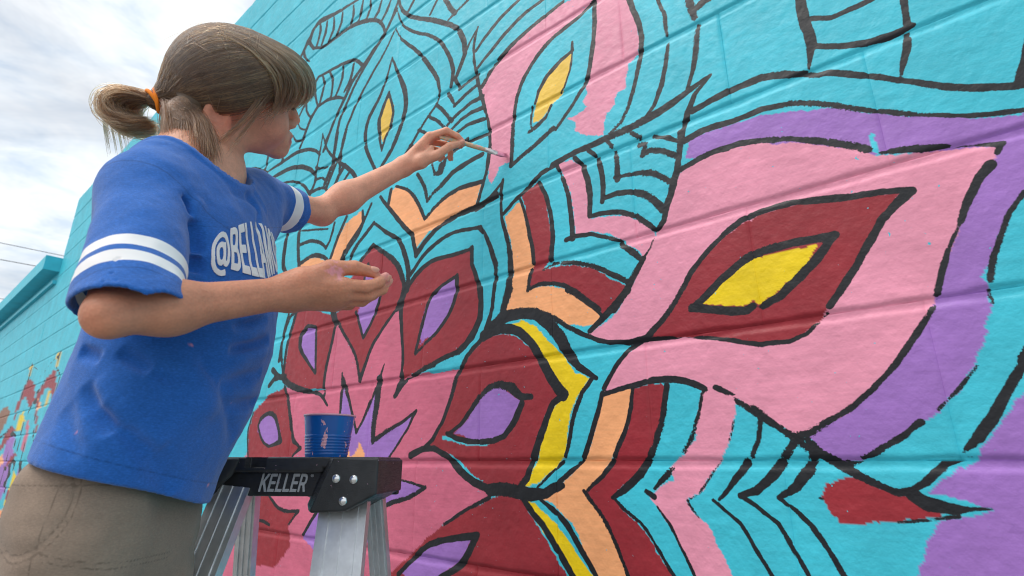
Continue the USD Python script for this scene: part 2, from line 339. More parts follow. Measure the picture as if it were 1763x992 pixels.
'1122,1406,75 1112,1377,77 1098,1337,79',
'1098,1337,100 1067,1365,93 1026,1390,81 972,1404,80 907,1409,82 851,1409,88 804,1419,96',
'824,1555,59 832,1513,58 850,1459,56 871,1408,54',
'1378,1557,62 1367,1518,80 1405,1483,81 1457,1443,76 1488,1382,67',
'1465,1562,81 1503,1508,82 1538,1442,82 1546,1418,82',
'1739,1465,78 1665,1476,87 1583,1453,79 1542,1420,78',
'1751,1541,69 1690,1539,73 1617,1513,64 1575,1482,51',
'1575,1482,70 1555,1503,73 1537,1562,72',
'1779,1613,115 1769,1541,108 1739,1440,102',
'1868,1610,116 1870,1539,135 1862,1482,125 1819,1438,108',
'1757,1598,41 1575,1552,38',
'1445,1372,84 1398,1437,88 1356,1466,81 1310,1496,73',
'1310,1496,50 1248,1450,61 1176,1400,77 1148,1350,95 1128,1298,96 1129,1242,92',
'1333,1567,64 1356,1532,64 1390,1476,63 1437,1441,62 1487,1387,64',
'1395,1354,67 1354,1390,83 1305,1422,70',
'1305,1422,60 1257,1389,75 1203,1350,92 1168,1313,93 1143,1261,85',
'1119,1284,68 1071,1325,70 1017,1352,67 950,1363,59 886,1355,53 856,1350,52',
'856,1350,58 832,1311,62 814,1265,67 802,1236,69',
'1143,1253,88 1147,1224,121 1167,1198,103',
'1167,1198,52 1221,1155,59 1275,1097,69 1311,1017,77',
'1468,1218,69 1410,1157,58 1345,1089,57 1312,1018,60',
'1319,1362,68 1331,1326,62 1334,1282,56',
'1243,1274,62 1254,1229,62 1274,1186,61 1314,1138,59',
'1361,1222,61 1340,1181,52 1317,1141,43',
'1319,1362,28 1266,1322,27',
'883,1299,54 954,1301,59 1034,1303,68 1097,1278,80 1136,1237,84 1150,1195,80',
'1150,1195,96 1141,1135,67 1128,1067,58 1131,1017,57 1147,964,51',
'884,1304,67 882,1257,62 862,1212,66 848,1161,84 851,1115,96 873,1077,92 917,1047,81',
'917,1047,65 1003,1029,65 1067,1010,61 1118,995,52',
'938,1239,49 989,1227,53 1028,1205,62 1045,1166,64 1059,1127,61 1078,1063,57',
'935,1240,68 930,1200,67 958,1142,61 1001,1104,52 1033,1086,45 1077,1063,41',
'1469,1202,72 1478,1143,79 1495,1074,78 1498,1006,70',
'1719,1291,89 1739,1239,89 1757,1169,88 1759,1074,86',
'1728,1292,65 1647,1287,63',
'1487,1244,145 1472,1214,144',
'1758,1069,71 1702,1040,76 1619,1015,81 1534,998,62',
'1583,1211,51 1633,1222,73 1670,1198,135 1668,1157,103 1619,1111,65 1556,1060,47',
'1583,1211,61 1569,1155,62 1554,1060,61',
'1682,1290,54 1760,1277,73 1792,1210,83 1800,1126,77',
'1836,1099,104 1778,1067,98 1743,1066,109 1815,1067,102 1846,1046,101',
'1768,1307,66 1795,1223,65 1785,1136,58 1755,1067,53',
'1405,1045,36 1397,981,72 1396,914,54',
'1399,1026,96 1362,973,67 1326,909,50 1308,873,44',
'1308,873,43 1284,900,51 1258,947,62 1236,983,60 1207,1049,32',
'1223,1010,135 1225,940,123 1231,886,107 1230,849,84',
'1230,849,70 1180,871,59 1118,891,49 1061,918,36',
'1061,918,44 1089,877,41 1120,844,38 1157,809,36',
'1122,758,28 1065,751,32 1014,742,39',
'1014,742,50 1063,722,53 1114,709,55 1177,693,59',
'1181,695,41 1171,668,40 1156,630,40',
'1450,680,57 1496,635,58 1526,601,60',
'1526,711,44 1449,695,43',
'1735,1035,67 1694,970,83 1663,903,96 1636,860,76 1592,838,42',
'1592,838,79 1636,814,36',
'1938,961,54 1959,902,54 1929,809,49',
'1890,917,60 1877,937,85 1826,953,70 1773,938,86 1744,900,82',
'1744,900,61 1725,865,121',
'1890,917,49 1851,870,56 1795,846,50 1756,852,73 1718,861,94',
'1752,1056,79 1676,1024,77 1586,1005,69 1513,992,59 1467,957,45',
'1499,1020,64 1488,988,63',
'1127,1015,64 1125,992,109 1148,961,76',
'1148,961,43 1101,998,44 1061,1011,47 1002,1025,57',
'1074,813,91 1033,828,75 990,828,68 947,812,76 906,784,90 862,759,87 802,743,78',
'1762,708,42 1702,673,56 1639,660,52 1560,664,47',
'1561,662,47 1589,643,46 1610,625,44',
'1855,606,50 1817,620,47 1766,623,47 1724,615,53',
'828,1077,64 889,1032,64 919,993,65 930,966,63 944,929,59 966,886,57 997,849,59 1030,827,62',
'836,1073,139 785,1083,123 732,1067,106 700,1040,94 669,993,106 645,952,113 620,923,118',
'623,922,76 647,909,70 664,878,75 683,839,86 695,808,100',
'700,799,64 712,769,73 731,749,81',
'825,1082,136 788,1104,139 732,1108,132 686,1099,127 651,1071,138 625,1039,144 607,1005,116 584,976,79 544,948,46',
'553,948,51 577,925,50 595,890,49 608,844,46 620,810,43',
'627,799,33 650,781,29 687,753,24',
'699,1105,62 654,1092,57 606,1059,52 562,1033,47 510,1013,47 465,1007,47 438,1009,48',
'441,1008,46 471,995,46 500,969,46 528,928,45',
'532,919,51 544,887,54 560,847,57 578,808,60',
'581,801,45 606,783,52 645,757,52 686,741,49',
'470,924,29 475,890,42 491,849,46 513,809,51',
'517,801,53 539,776,43 573,751,34',
'581,750,34 557,724,37 537,699,37 491,600,32',
'405,923,61 421,859,51 444,809,64',
'449,800,69 466,779,77 498,752,66 522,740,39',
'521,740,27 496,719,28 470,702,29 408,611,29',
'722,730,61 698,704,64 678,689,70 594,587,69',
'683,732,29 652,714,52 624,693,60 548,593,43',
'812,744,130 759,745,132 728,742,133 704,739,124 668,742,98 629,756,64',
'946,669,37 873,705,41 811,729,44',
'701,927,63 727,928,85 751,947,107',
'751,949,101 786,960,86 815,956,78 845,937,66 876,906,61 906,878,52 944,858,44',
'948,860,55 916,848,58 863,841,60 806,841,64 773,851,69 746,877,75 725,915,75',
'535,915,42 496,925,46 467,930,52 427,934,60 389,933,59 358,922,58 340,912,57',
'321,913,56 297,900,32',
'292,890,42 264,869,45 243,853,46 213,829,48 191,811,58',
'344,909,27 356,868,30 371,834,30 385,815,26',
'400,797,16 419,776,55 442,756,26',
'457,751,42 443,743,42',
'439,729,18 420,705,24 378,613,27',
'299,863,9 309,831,15',
'327,801,15 347,774,13 366,751,14 387,740,18',
'385,736,24 370,716,14',
'258,863,35 267,830,37 278,807,37',
'287,798,65 299,783,56 317,763,42 336,744,23',
'345,743,26 327,728,29 308,712,32 263,628,33',
'215,829,57 232,808,60',
'238,798,71 253,780,71 279,758,64 304,751,50',
'302,750,35 276,732,35 256,716,35 216,635,34',
'194,807,74 206,787,82 224,765,62 250,749,38',
'250,749,36 229,734,38 212,718,40 174,643,40',
'268,877,54 242,853,54 215,829,53 193,813,62 168,798,70 146,783,58 121,768,45 105,761,47 90,764,46',
'-47,912,46 -31,889,54 -16,866,59 -1,843,62 12,826,66',
'12,826,60 29,812,30',
'-102,990,62 -74,953,65 -47,914,68',
'23,804,18 45,798,66 59,789,61 74,775,51 91,763,31',
'90,759,72 75,748,88 56,745,71 36,746,23 16,747,9',
'111,726,16 79,730,18 48,737,19',
'197,753,14 193,752,14',
'328,1370,59 291,1377,58 237,1373,57 189,1375,57 146,1365,54 106,1348,50 71,1322,47 32,1298,44 -7,1274,41',
'-7,1274,28 -43,1254,34 -77,1241,38 -117,1229,39',
'-117,1229,41 -154,1220,39',
'340,1315,52 297,1325,57 234,1326,60 189,1315,52 155,1303,45',
'155,1303,43 113,1280,59 70,1253,63 55,1241,58',
'41,1231,26 16,1225,54 -9,1217,60 -34,1210,35',
'-32,1210,24 -62,1201,30 -85,1194,56',
'-27,1106,23 -3,1063,20',
'19,1006,29 24,995,29',
'-85,1194,38 -78,1182,30',
'-69,1168,72 -54,1153,59 -36,1125,50 -25,1102,42',
'-5,1067,32 9,1034,42 19,1004,38',
'23,996,33 37,976,40 61,945,43 82,920,42',
'82,920,39 107,894,38 136,872,38 165,855,40 194,838,47 217,834,54',
'-92,1121,32 -72,1097,33 -57,1067,33 -45,1042,34 -37,1015,35',
'-34,1004,26 -33,987,20',
'-4,913,12 19,887,28 44,862,22',
'64,847,43 88,830,41 110,817,40 141,800,40 163,796,43 183,808,44 203,831,43',
'437,1010,59 404,1037,56 369,1075,53 343,1113,51 307,1146,48 278,1168,47 248,1185,54 213,1191,59 167,1191,59 125,1182,59 85,1174,57 48,1170,51 17,1162,45',
'18,1160,72 38,1145,66 59,1128,58 79,1099,56 99,1070,57 119,1044,55 142,1017,54',
'146,1007,21 177,980,29 203,972,39 242,973,40 287,986,37 336,997,35 389,1005,34 436,1008,33',
'517,1015,40 472,1007,56 438,1010,73',
'119,1122,73 143,1121,69 176,1125,66 208,1124,70 237,1120,75 262,1108,73 290,1090,71 318,1069,66 347,1048,61',
'346,1050,79 316,1042,77 282,1032,76 258,1031,68 247,1036,60',
'234,1033,59 205,1044,68 176,1067,74 147,1090,72 119,1121,57',
'306,1426,66 250,1435,66 220,1438,66 181,1436,71 145,1423,73 111,1406,66 85,1395,60 61,1379,57 22,1353,54',
'22,1353,46 -16,1325,49 -51,1298,54 -85,1280,57 -124,1265,53',
'101,1569,87 102,1509,88 99,1459,85 108,1417,18',
'-29,1476,47 -28,1441,48 -27,1422,50',
'-23,1407,49 -18,1382,59 -10,1362,51 -3,1341,15',
'92,1509,48 63,1494,48 30,1492,48 4,1494,46',
'92,1452,45 59,1433,54 26,1421,65 -4,1416,66 -32,1418,46',
'-141,1338,19 -128,1296,38 -118,1267,59',
'241,1665,96 273,1651,85',
'6441,1636,220 6391,1501,244 6508,1400,225 6561,1250,252 6518,1098,229 6443,870,229 6412,621,229',
'6416,1615,45 6032,1527,51 5892,1454,79',
'5351,1672,261 5375,1576,261 5384,1480,259',
'5765,1497,103 5629,1545,83 5384,1585,71',
'5869,1333,194 5705,1155,194 5586,1004,156 5420,915,110',
'5864,1271,144 6000,1202,196 6073,1081,261 6056,896,254',
'5357,1485,75 5166,1407,135 5148,1306,231 5229,1241,176',
'5679,1410,172 5829,1330,175',
'6605,1035,67 6278,993,165 6150,791,331 6148,569,344',
'5781,922,354 5773,806,330 5688,639,333 5715,501,338 5671,369,316',
'5849,806,161 5633,695,207 5506,537,250',
'6379,714,150 6212,776,113 6007,806,85',
'7059,1014,109 6730,1056,128 6614,1102,189',
'6238,625,163 6040,718,197 6004,777,294',
'5533,737,253 5421,592,186 5212,498,129',
]

# ---------------------------------------------------------------- the painted wall
PAINT = {'teal': srgb(62, 190, 210), 'cyanx': srgb(70, 198, 216), 'pink': srgb(230, 148, 172), 'rose': srgb(205, 102, 128), 'maroon': srgb(150, 40, 50), 'crimson': srgb(158, 42, 52),
         'violet': srgb(158, 112, 190), 'gold': srgb(232, 190, 70), 'yellow': srgb(238, 204, 6), 'peach': srgb(248, 172, 118), 'umber': srgb(140, 95, 70)}
INK = srgb(23, 24, 29)
TEAL = np.array(PAINT['teal'])
COURSE, BLOCK = 0.2032, 0.4064

def wall_material():
    N = {'at': ('attribute', {'attribute': 'paint'}), 'sd': ('attribute', {'attribute': 'ink'}), 'jt': ('attribute', {'attribute': 'groove'}),
         'g': ('geometry', {}),
         'ne': ('noise_texture', {'scale': 330.0, 'detail': 3.0, 'roughness': 0.6}), 'ne2': ('noise_texture', {'scale': 48.0, 'detail': 3.0, 'roughness': 0.55}),
         'nd': ('noise_texture', {'scale': 5.5, 'detail': 2.0}), 'dr': ('map_range', {'from_min': 0.50, 'from_max': 0.68, 'to_min': 0.0022, 'to_max': 0.013, 'clamp': True}), 'mc': ('math', {'math_type': 'subtract', 'value2': 0.5}), 'm1': ('math', {'math_type': 'multiply'}), 'm2': ('math', {'math_type': 'multiply_add', 'value2': 0.0040, 'value3': -0.0020}),
         'a1': ('math', {'math_type': 'add'}), 'a2': ('math', {'math_type': 'add'}),
         'ik': ('map_range', {'range_type': 'smoothstep', 'from_min': 0.0008, 'from_max': -0.0008, 'to_min': 0.0, 'to_max': 1.0, 'clamp': True}),
         # pin holes where the roller missed
         'nf': ('noise_texture', {'scale': 120.0, 'detail': 2.0, 'roughness': 0.5}), 'nf2': ('noise_texture', {'scale': 9.0, 'detail': 2.0}),
         'fm': ('math', {'math_type': 'multiply_add', 'value2': 0.16}), 'fr': ('map_range', {'from_min': 0.835, 'from_max': 0.86, 'clamp': True}),
         'c0': ('mix_color', {'b': tuple(TEAL)}),
         # thin paint and roller streaks
         'nv': ('noise_texture', {'scale': 7.0, 'detail': 6.0, 'roughness': 0.65}), 'rv': ('map_range', {'from_min': 0.3, 'from_max': 0.7, 'to_min': 0.86, 'to_max': 1.10}),
         'sm': ('mapping', {'scale': (1.0, 6.0, 60.0)}), 'ns': ('noise_texture', {'scale': 3.0, 'detail': 4.0, 'roughness': 0.6}), 'rs': ('map_range', {'from_min': 0.3, 'from_max': 0.7, 'to_min': 0.93, 'to_max': 1.06}),
         'mu': ('math', {'math_type': 'multiply'}), 'sc': ('vector_math', {'math_type': 'scale'}),
         'ikv': ('rgb_ramp', {'ramp': [(0.3, tuple(np.array(INK) * 0.75)), (0.7, tuple(np.array(INK) * 1.3))]}),
         'c1': ('mix_color', {}),
         # block texture
         'b1': ('noise_texture', {'scale': 210.0, 'detail': 3.0, 'roughness': 0.55}), 'b2': ('noise_texture', {'scale': 60.0, 'detail': 3.0, 'roughness': 0.5}),
         'b3': ('voronoi_texture', {'scale': 34.0, 'feature': 'f1'}), 'b3r': ('map_range', {'from_min': 0.0, 'from_max': 0.16, 'to_min': -0.9, 'to_max': 0.0, 'clamp': True}),
         'bm': ('math', {'math_type': 'multiply_add', 'value2': 1.1}), 'bm2': ('math', {'math_type': 'multiply_add', 'value2': 0.5}),
         'bp': ('bump', {'strength': 0.5, 'distance': 0.001}),
         'rg': ('map_range', {'from_min': 0.3, 'from_max': 0.7, 'to_min': 0.42, 'to_max': 0.58}),
         'p': ('principled_bsdf', {'specular_ior_level': 0.36})}
    L = [('g.position', f'{k}.vector') for k in ('ne', 'ne2', 'nf', 'nf2', 'nv', 'b1', 'b2', 'b3', 'sm')]
    L += [('sm.vector', 'ns.vector'), ('g.position', 'nd.vector'), ('nd.fac', 'dr.value'), ('ne.fac', 'mc.value1'), ('mc.value', 'm1.value1'), ('dr.result', 'm1.value2'), ('ne2.fac', 'm2.value1'), ('m1.value', 'a1.value1'), ('m2.value', 'a1.value2'), ('sd.fac', 'a2.value1'), ('a1.value', 'a2.value2'), ('a2.value', 'ik.value'),
          ('nf2.fac', 'fm.value1'), ('nf.fac', 'fm.value3'), ('fm.value', 'fr.value'), ('fr.result', 'c0.fac'), ('at.color', 'c0.a'),
          ('nv.fac', 'rv.value'), ('ns.fac', 'rs.value'), ('rv.result', 'mu.value1'), ('rs.result', 'mu.value2'), ('c0.result', 'sc.vector1'), ('mu.value', 'sc.scale'),
          ('nv.fac', 'ikv.fac'), ('ik.result', 'c1.fac'), ('sc.vector', 'c1.a'), ('ikv.color', 'c1.b'), ('c1.result', 'p.base_color'),
          ('b3.distance', 'b3r.value'), ('b2.fac', 'bm.value1'), ('b1.fac', 'bm.value3'), ('b3r.result', 'bm2.value1'), ('bm.value', 'bm2.value3'), ('bm2.value', 'bp.height'), ('bp.normal', 'p.normal'),
          ('b2.fac', 'rg.value'), ('rg.result', 'p.roughness')]
    return usdkit.material(stage, '/World/Looks/painted_block', N, L, surface='p.BSDF')
WALL_MAT = wall_material()
TEAL_MAT = simple('teal_paint', PAINT['teal'], 0.5, (8, 0.12), (160, 0.002, 0.6))

def parse(s, k):
    return np.array([[float(x) for x in q.split(',')] for q in s.split()]).reshape(-1, k)
FILL = [(np.array(PAINT[c]), shapely.geometry.Polygon(parse(s, 2) / 1000).buffer(0)) for c, s in FILLS]
def refine(a):
    """Catmull-Rom between the brush points, corners kept"""
    out = [a[0]]
    for i in range(len(a) - 1):
        p0, p1, p2, p3 = a[max(i - 1, 0)], a[i], a[i + 1], a[min(i + 2, len(a) - 1)]
        L = np.linalg.norm((p2 - p1)[:2]); n = int(np.clip(L / 0.025, 1, 4))
        def tang(q0, q1, q2):
            u, w = (q1 - q0)[:2], (q2 - q1)[:2]; lu, lw = np.linalg.norm(u), np.linalg.norm(w)
            if lu < 1e-6 or lw < 1e-6 or u @ w < 0.35 * lu * lw: return None
            return (q2 - q0) / (lu + lw)
        m1, m2 = tang(p0, p1, p2), tang(p1, p2, p3)
        m1 = (p2 - p1) if m1 is None else m1 * L; m2 = (p2 - p1) if m2 is None else m2 * L
        for k in range(1, n + 1):
            t = k / n; t2, t3 = t * t, t ** 3
            out.append((2*t3-3*t2+1)*p1 + (t3-2*t2+t)*m1 + (-2*t3+3*t2)*p2 + (t3-t2)*m2)
    return np.array(out)
STROKE = []
for s in STROKES:
    a = parse(s, 3) * np.array([1e-3, 1e-3, 1e-4]); STROKE.append(refine(a))

def paint(Y, Z):
    """paint colour and distance to the nearest ink stroke at points of the wall"""
    Y, Z = Y.ravel(), Z.ravel(); P = np.stack([Y, Z, 0 * Y], 1)
    w1 = (meshkit.fbm(P * 28, 3, 3) - 0.5) * 0.008; w2 = (meshkit.fbm(P * 28, 3, 9) - 0.5) * 0.008
    y, z = Y + w1 + (meshkit.noise(P * 130, 5) - 0.5) * 0.0035, Z + w2 + (meshkit.noise(P * 130, 8) - 0.5) * 0.0035
    col = np.tile(TEAL, (len(Y), 1)); lo, hi = (y.min(), z.min()), (y.max(), z.max())
    for c, poly in FILL:
        b = poly.bounds
        if b[0] > hi[0] or b[2] < lo[0] or b[1] > hi[1] or b[3] < lo[1]: continue
        i = np.flatnonzero((y > b[0]) & (y < b[2]) & (z > b[1]) & (z < b[3]))
        if len(i):
            k = shapely.contains_xy(poly, y[i], z[i]); col[i[k]] = c
    y, z = Y + w1 * 0.45, Z + w2 * 0.45
    sd = np.full(len(Y), 0.05)
    for a in STROKE:
        r = a[:, 2].max() + 0.012
        if a[:, 0].min() - r > hi[0] or a[:, 0].max() + r < lo[0] or a[:, 1].min() - r > hi[1] or a[:, 1].max() + r < lo[1]: continue
        for p, q in zip(a[:-1], a[1:]):
            r = max(p[2], q[2]) + 0.012
            i = np.flatnonzero((y > min(p[0], q[0]) - r) & (y < max(p[0], q[0]) + r) & (z > min(p[1], q[1]) - r) & (z < max(p[1], q[1]) + r))
            if not len(i): continue
            d = q - p; LL = d[0] ** 2 + d[1] ** 2 + 1e-12
            t = np.clip(((y[i] - p[0]) * d[0] + (z[i] - p[1]) * d[1]) / LL, 0, 1)
            sd[i] = np.minimum(sd[i], np.hypot(y[i] - p[0] - t * d[0], z[i] - p[1] - t * d[1]) - (p[2] + t * d[2]))
    return col, sd

def grid_faces(nu, nv):
    i = (np.arange(nv - 1)[:, None] * nu + np.arange(nu - 1)[None]).ravel()
    return np.vstack([np.stack([i, i + nu, i + nu + 1], 1), np.stack([i, i + nu + 1, i + 1], 1)])

def spacing(y, z):
    hd = math.sqrt(y * y + WALL_X ** 2)
    seen = -0.25 < y and (0.32 if y < 3.6 else 0.0) < z < (2.75 if y < 2.9 else 1.9)
    if not seen or (3.6 < y < 4.6): return 0.03, 0.02
    return float(np.clip(1.25 * hd * hd / (541 * WALL_X), 0.0026, 0.06)), float(np.clip(1.25 * hd / 541, 0.0026, 0.014))

def surface(y0, y1, z0, z1, joint_l=True, joint_r=True):
    """the front of one block as a grid with shallow joints round it; y runs along the wall"""
    yc, zc = (y0 + y1) / 2, (z0 + z1) / 2
    a, b = spacing(min(abs(y0), abs(y1)) if y0 * y1 > 0 else 0, zc); a2, _ = spacing(yc, zc); a = min(a, a2) if a < 0.03 else a2
    nu, nv = max(3, int((y1 - y0) / a)), max(3, int((z1 - z0) / b))
    ys = np.linspace(y0, y1, nu)
    edge = np.array([0, .0012, .0028, .005, .0075, .0105, .0145])
    zs = np.unique(np.r_[z0 + edge, np.linspace(z0 + .0165, z1 - .0165, max(2, int(nv * .84))), z1 - edge])
    Yg, Zg = np.meshgrid(ys, zs); P = np.stack([Yg.ravel(), Zg.ravel(), 0 * Yg.ravel()], 1)
    wob = (meshkit.fbm(P * 22, 2, 31).reshape(Yg.shape) - 0.5)
    dz = np.minimum(Zg - z0, z1 - Zg) + wob * 0.004
    dy = np.minimum(Yg - y0 if joint_l else 9, y1 - Yg if joint_r else 9) + wob * 0.003
    top = (Zg - z0) > (z1 - Zg); q = np.clip(1 - dz / np.where(top, 0.0125, 0.0085), 0, 1.15); gz = 0.0041 * q * np.where(top, 1, q) * (3 - 2 * np.minimum(q, 1)) / np.where(top, 1 + q, 1)
    h = np.clip(1 - dy / 0.006, 0, 1.1); gy = 0.0013 * h * h * (0.6 + 1.2 * meshkit.noise(P * 14, 77).reshape(Yg.shape))
    rng = np.random.default_rng(zlib.crc32(f'{y0:.2f},{z0:.2f}'.encode()))
    lift = rng.normal(0, 0.0005)
    relief = (meshkit.fbm(P * 75, 3, 12) - 0.5).reshape(Yg.shape) * 0.0012 + (meshkit.fbm(P * 9, 2, 5) - 0.5).reshape(Yg.shape) * 0.002
    X = WALL_X + gz + gy - relief + lift * np.clip(dz / 0.02, 0, 1)
    V = np.stack([X.ravel(), Yg.ravel(), Zg.ravel()], 1)
    col, sd = paint(Yg, Zg)
    g = (gz / 0.0041).ravel()
    miss = meshkit.noise(P * 30, 41)
    sd = sd + np.where(g > 0.35, (g - 0.35) * np.maximum(0, 0.030 * (miss - 0.52)), 0) + (gy / 0.0013).ravel() * 0.0012
    nu, nv = len(ys), len(zs)
    F = grid_faces(nu, nv)
    # rim back into the wall
    ring = np.r_[np.arange(nu), nu - 1 + nu * np.arange(1, nv), nu * nv - 2 - np.arange(nu - 1), nu * np.arange(nv - 2, 0, -1)]
    R = V[ring].copy(); R[:, 0] = WALL_X + 0.03
    n0 = len(V); k = np.arange(len(ring)); k2 = (k + 1) % len(ring)
    Fs = np.vstack([np.stack([ring[k], ring[k2], n0 + k2], 1), np.stack([ring[k], n0 + k2, n0 + k], 1)])
    gx = np.gradient(X, zs, axis=0), np.gradient(X, ys, axis=1)
    n = np.stack([-np.ones(X.size), gx[1].ravel(), gx[0].ravel()], 1); n /= np.linalg.norm(n, axis=1)[:, None]
    return dict(v=np.vstack([V, R]), f=np.vstack([F, Fs]), n=np.vstack([n, n[ring]]), paint=np.vstack([col, col[ring]]), ink=np.r_[sd, sd[ring]], groove=np.r_[g, g[ring]])

def put(name, d, parent):
    return obj(name, (d['v'], d['f']), WALL_MAT, parent, normals=d['n'], attrs={'paint': d['paint'], 'ink': d['ink']})
def merge(ds):
    out = {k: np.concatenate([d[k] for d in ds]) for k in ('v', 'n', 'paint', 'ink')}; o, F = 0, []
    for d in ds: F.append(d['f'] + o); o += len(d['v'])
    out['f'] = np.vstack(F); return out

WALL_END = 6.32
wall = thing('painted_wall', 'tall teal concrete block wall with unfinished floral mural beside the child', 'wall', (WALL_X, 0, 0))
rows = range(-4, 12); cells = []
for r in rows:
    z0 = CAM_Z + r * COURSE; off = 0.0337 if r % 2 == 0 else 0.2370
    k0 = math.floor((-1.75 - off) / BLOCK)
    y = off + k0 * BLOCK
    while y < WALL_END:
        y0, y1 = max(y, -1.75), min(y + BLOCK, WALL_END)
        if y1 - y0 > 0.03:
            hd = math.hypot(y0 if y0 > 0 else 0, WALL_X); zc = z0 + COURSE / 2
            size = (y1 - y0) / hd ** 3 if (y1 > -0.2 and zc < 0.8 + 1.25 * hd) else 0
            cells.append((size, y0, y1, z0))
        y += BLOCK
cells.sort(key=lambda c: -c[0]); rest = []
for i, (s, y0, y1, z0) in enumerate(cells):
    d = surface(y0, y1, max(z0, 0.0), z0 + COURSE)
    if i < 296: put('block', d, wall)
    else: rest.append(d)
tag(put('block_field', merge(rest), wall), kind='stuff')
obj('wall_core', bx(WALL_X + 0.025, WALL_X + 0.2, -1.747, WALL_END - 0.003, 0, CAM_Z + 12 * COURSE - 0.003), TEAL_MAT, wall)

LOW_TOP = CAM_Z + 8.3 * COURSE
low = thing('lower_wall', 'lower stretch of teal block wall with overhanging coping and a second far mural', 'wall', (WALL_X, WALL_END, 0))
ds, rest = [], []
def far_surface(y0, y1, z0, z1):
    return surface(y0, y1, z0, z1)
nb = 0
for r in range(-4, 9):
    z0 = CAM_Z + r * COURSE; z1 = min(z0 + COURSE, LOW_TOP); y = WALL_END + (0.0 if r % 2 else -0.2)
    if z1 - z0 < 0.02: continue
    while y < 30:
        d = surface(max(y, WALL_END + 0.002), y + BLOCK, max(z0, 0), z1)
        if y < 10.0: put('block', d, low)
        else: rest.append(d)
        y += BLOCK if y < 10 else BLOCK * 5
tag(put('block_field', merge(rest), low), kind='stuff')
obj('wall_core', bx(WALL_X + 0.025, WALL_X + 0.2, WALL_END + 0.003, 30, 0, LOW_TOP - 0.003), TEAL_MAT, low)
cop = bx(WALL_X - 0.12, WALL_X + 0.26, WALL_END + 0.004, 30.1, LOW_TOP, LOW_TOP + 0.135)
obj('coping', cop, TEAL_MAT, low)
lip = bx(WALL_X - 0.028, WALL_X + 0.02, WALL_END + 0.004, 30.05, LOW_TOP - 0.12, LOW_TOP - 0.085)
obj('ledge', lip, TEAL_MAT, low)

# ---------------------------------------------------------------- ground
def ground():
    N = {'g': ('geometry', {}), 'n1': ('noise_texture', {'scale': 0.7, 'detail': 8.0, 'roughness': 0.65}), 'n2': ('noise_texture', {'scale': 90.0, 'detail': 4.0, 'roughness': 0.6}),
         'r1': ('rgb_ramp', {'ramp': [(0.3, (0.17, 0.165, 0.155)), (0.7, (0.30, 0.29, 0.275))]}), 'b': ('bump', {'strength': 0.6, 'distance': 0.004}),
         'mx': ('mix_color', {'blend_type': 'multiply', 'fac': 0.5}), 'p': ('principled_bsdf', {'roughness': 0.85})}
    return usdkit.material(stage, '/World/Looks/concrete_lot', N, [('g.position', 'n1.vector'), ('g.position', 'n2.vector'), ('n1.fac', 'r1.fac'), ('r1.color', 'mx.a'), ('n2.color', 'mx.b'), ('mx.result', 'p.base_color'), ('n2.fac', 'b.height'), ('b.normal', 'p.normal')], surface='p.BSDF')
g = (np.array([[-400, -400, 0], [400, -400, 0], [400, 400, 0], [-400, 400, 0.0]]), np.array([[0, 1, 2], [0, 2, 3]]))
tag(obj('ground', g, ground()), kind='structure')

# ---------------------------------------------------------------- implicit modelling
def rc(p, a, b, ra, rb):
    a, b = np.asarray(a, float), np.asarray(b, float); d = b - a
    t = np.clip(((p - a) @ d) / (d @ d + 1e-12), 0, 1)
    return np.linalg.norm(p - a - t[:, None] * d, axis=1) - (ra + t * (rb - ra))
def ell(p, c, r, R=None):
    q = p - np.asarray(c, float)
    if R is not None: q = q @ R
    r = np.asarray(r, float); k0 = np.linalg.norm(q / r, axis=1); k1 = np.linalg.norm(q / (r * r), axis=1)
    return k0 * (k0 - 1) / np.maximum(k1, 1e-9)
def smin(a, b, k):
    h = np.maximum(k - np.abs(a - b), 0) / k
    return np.minimum(a, b) - h * h * k * 0.25
def smax(a, b, k): return -smin(-a, -b, k)
def chain(p, pts, rad, k=0.004):
    d = None
    for i in range(len(pts) - 1):
        e = rc(p, pts[i], pts[i + 1], rad[i], rad[i + 1]); d = e if d is None else smin(d, e, k)
    return d

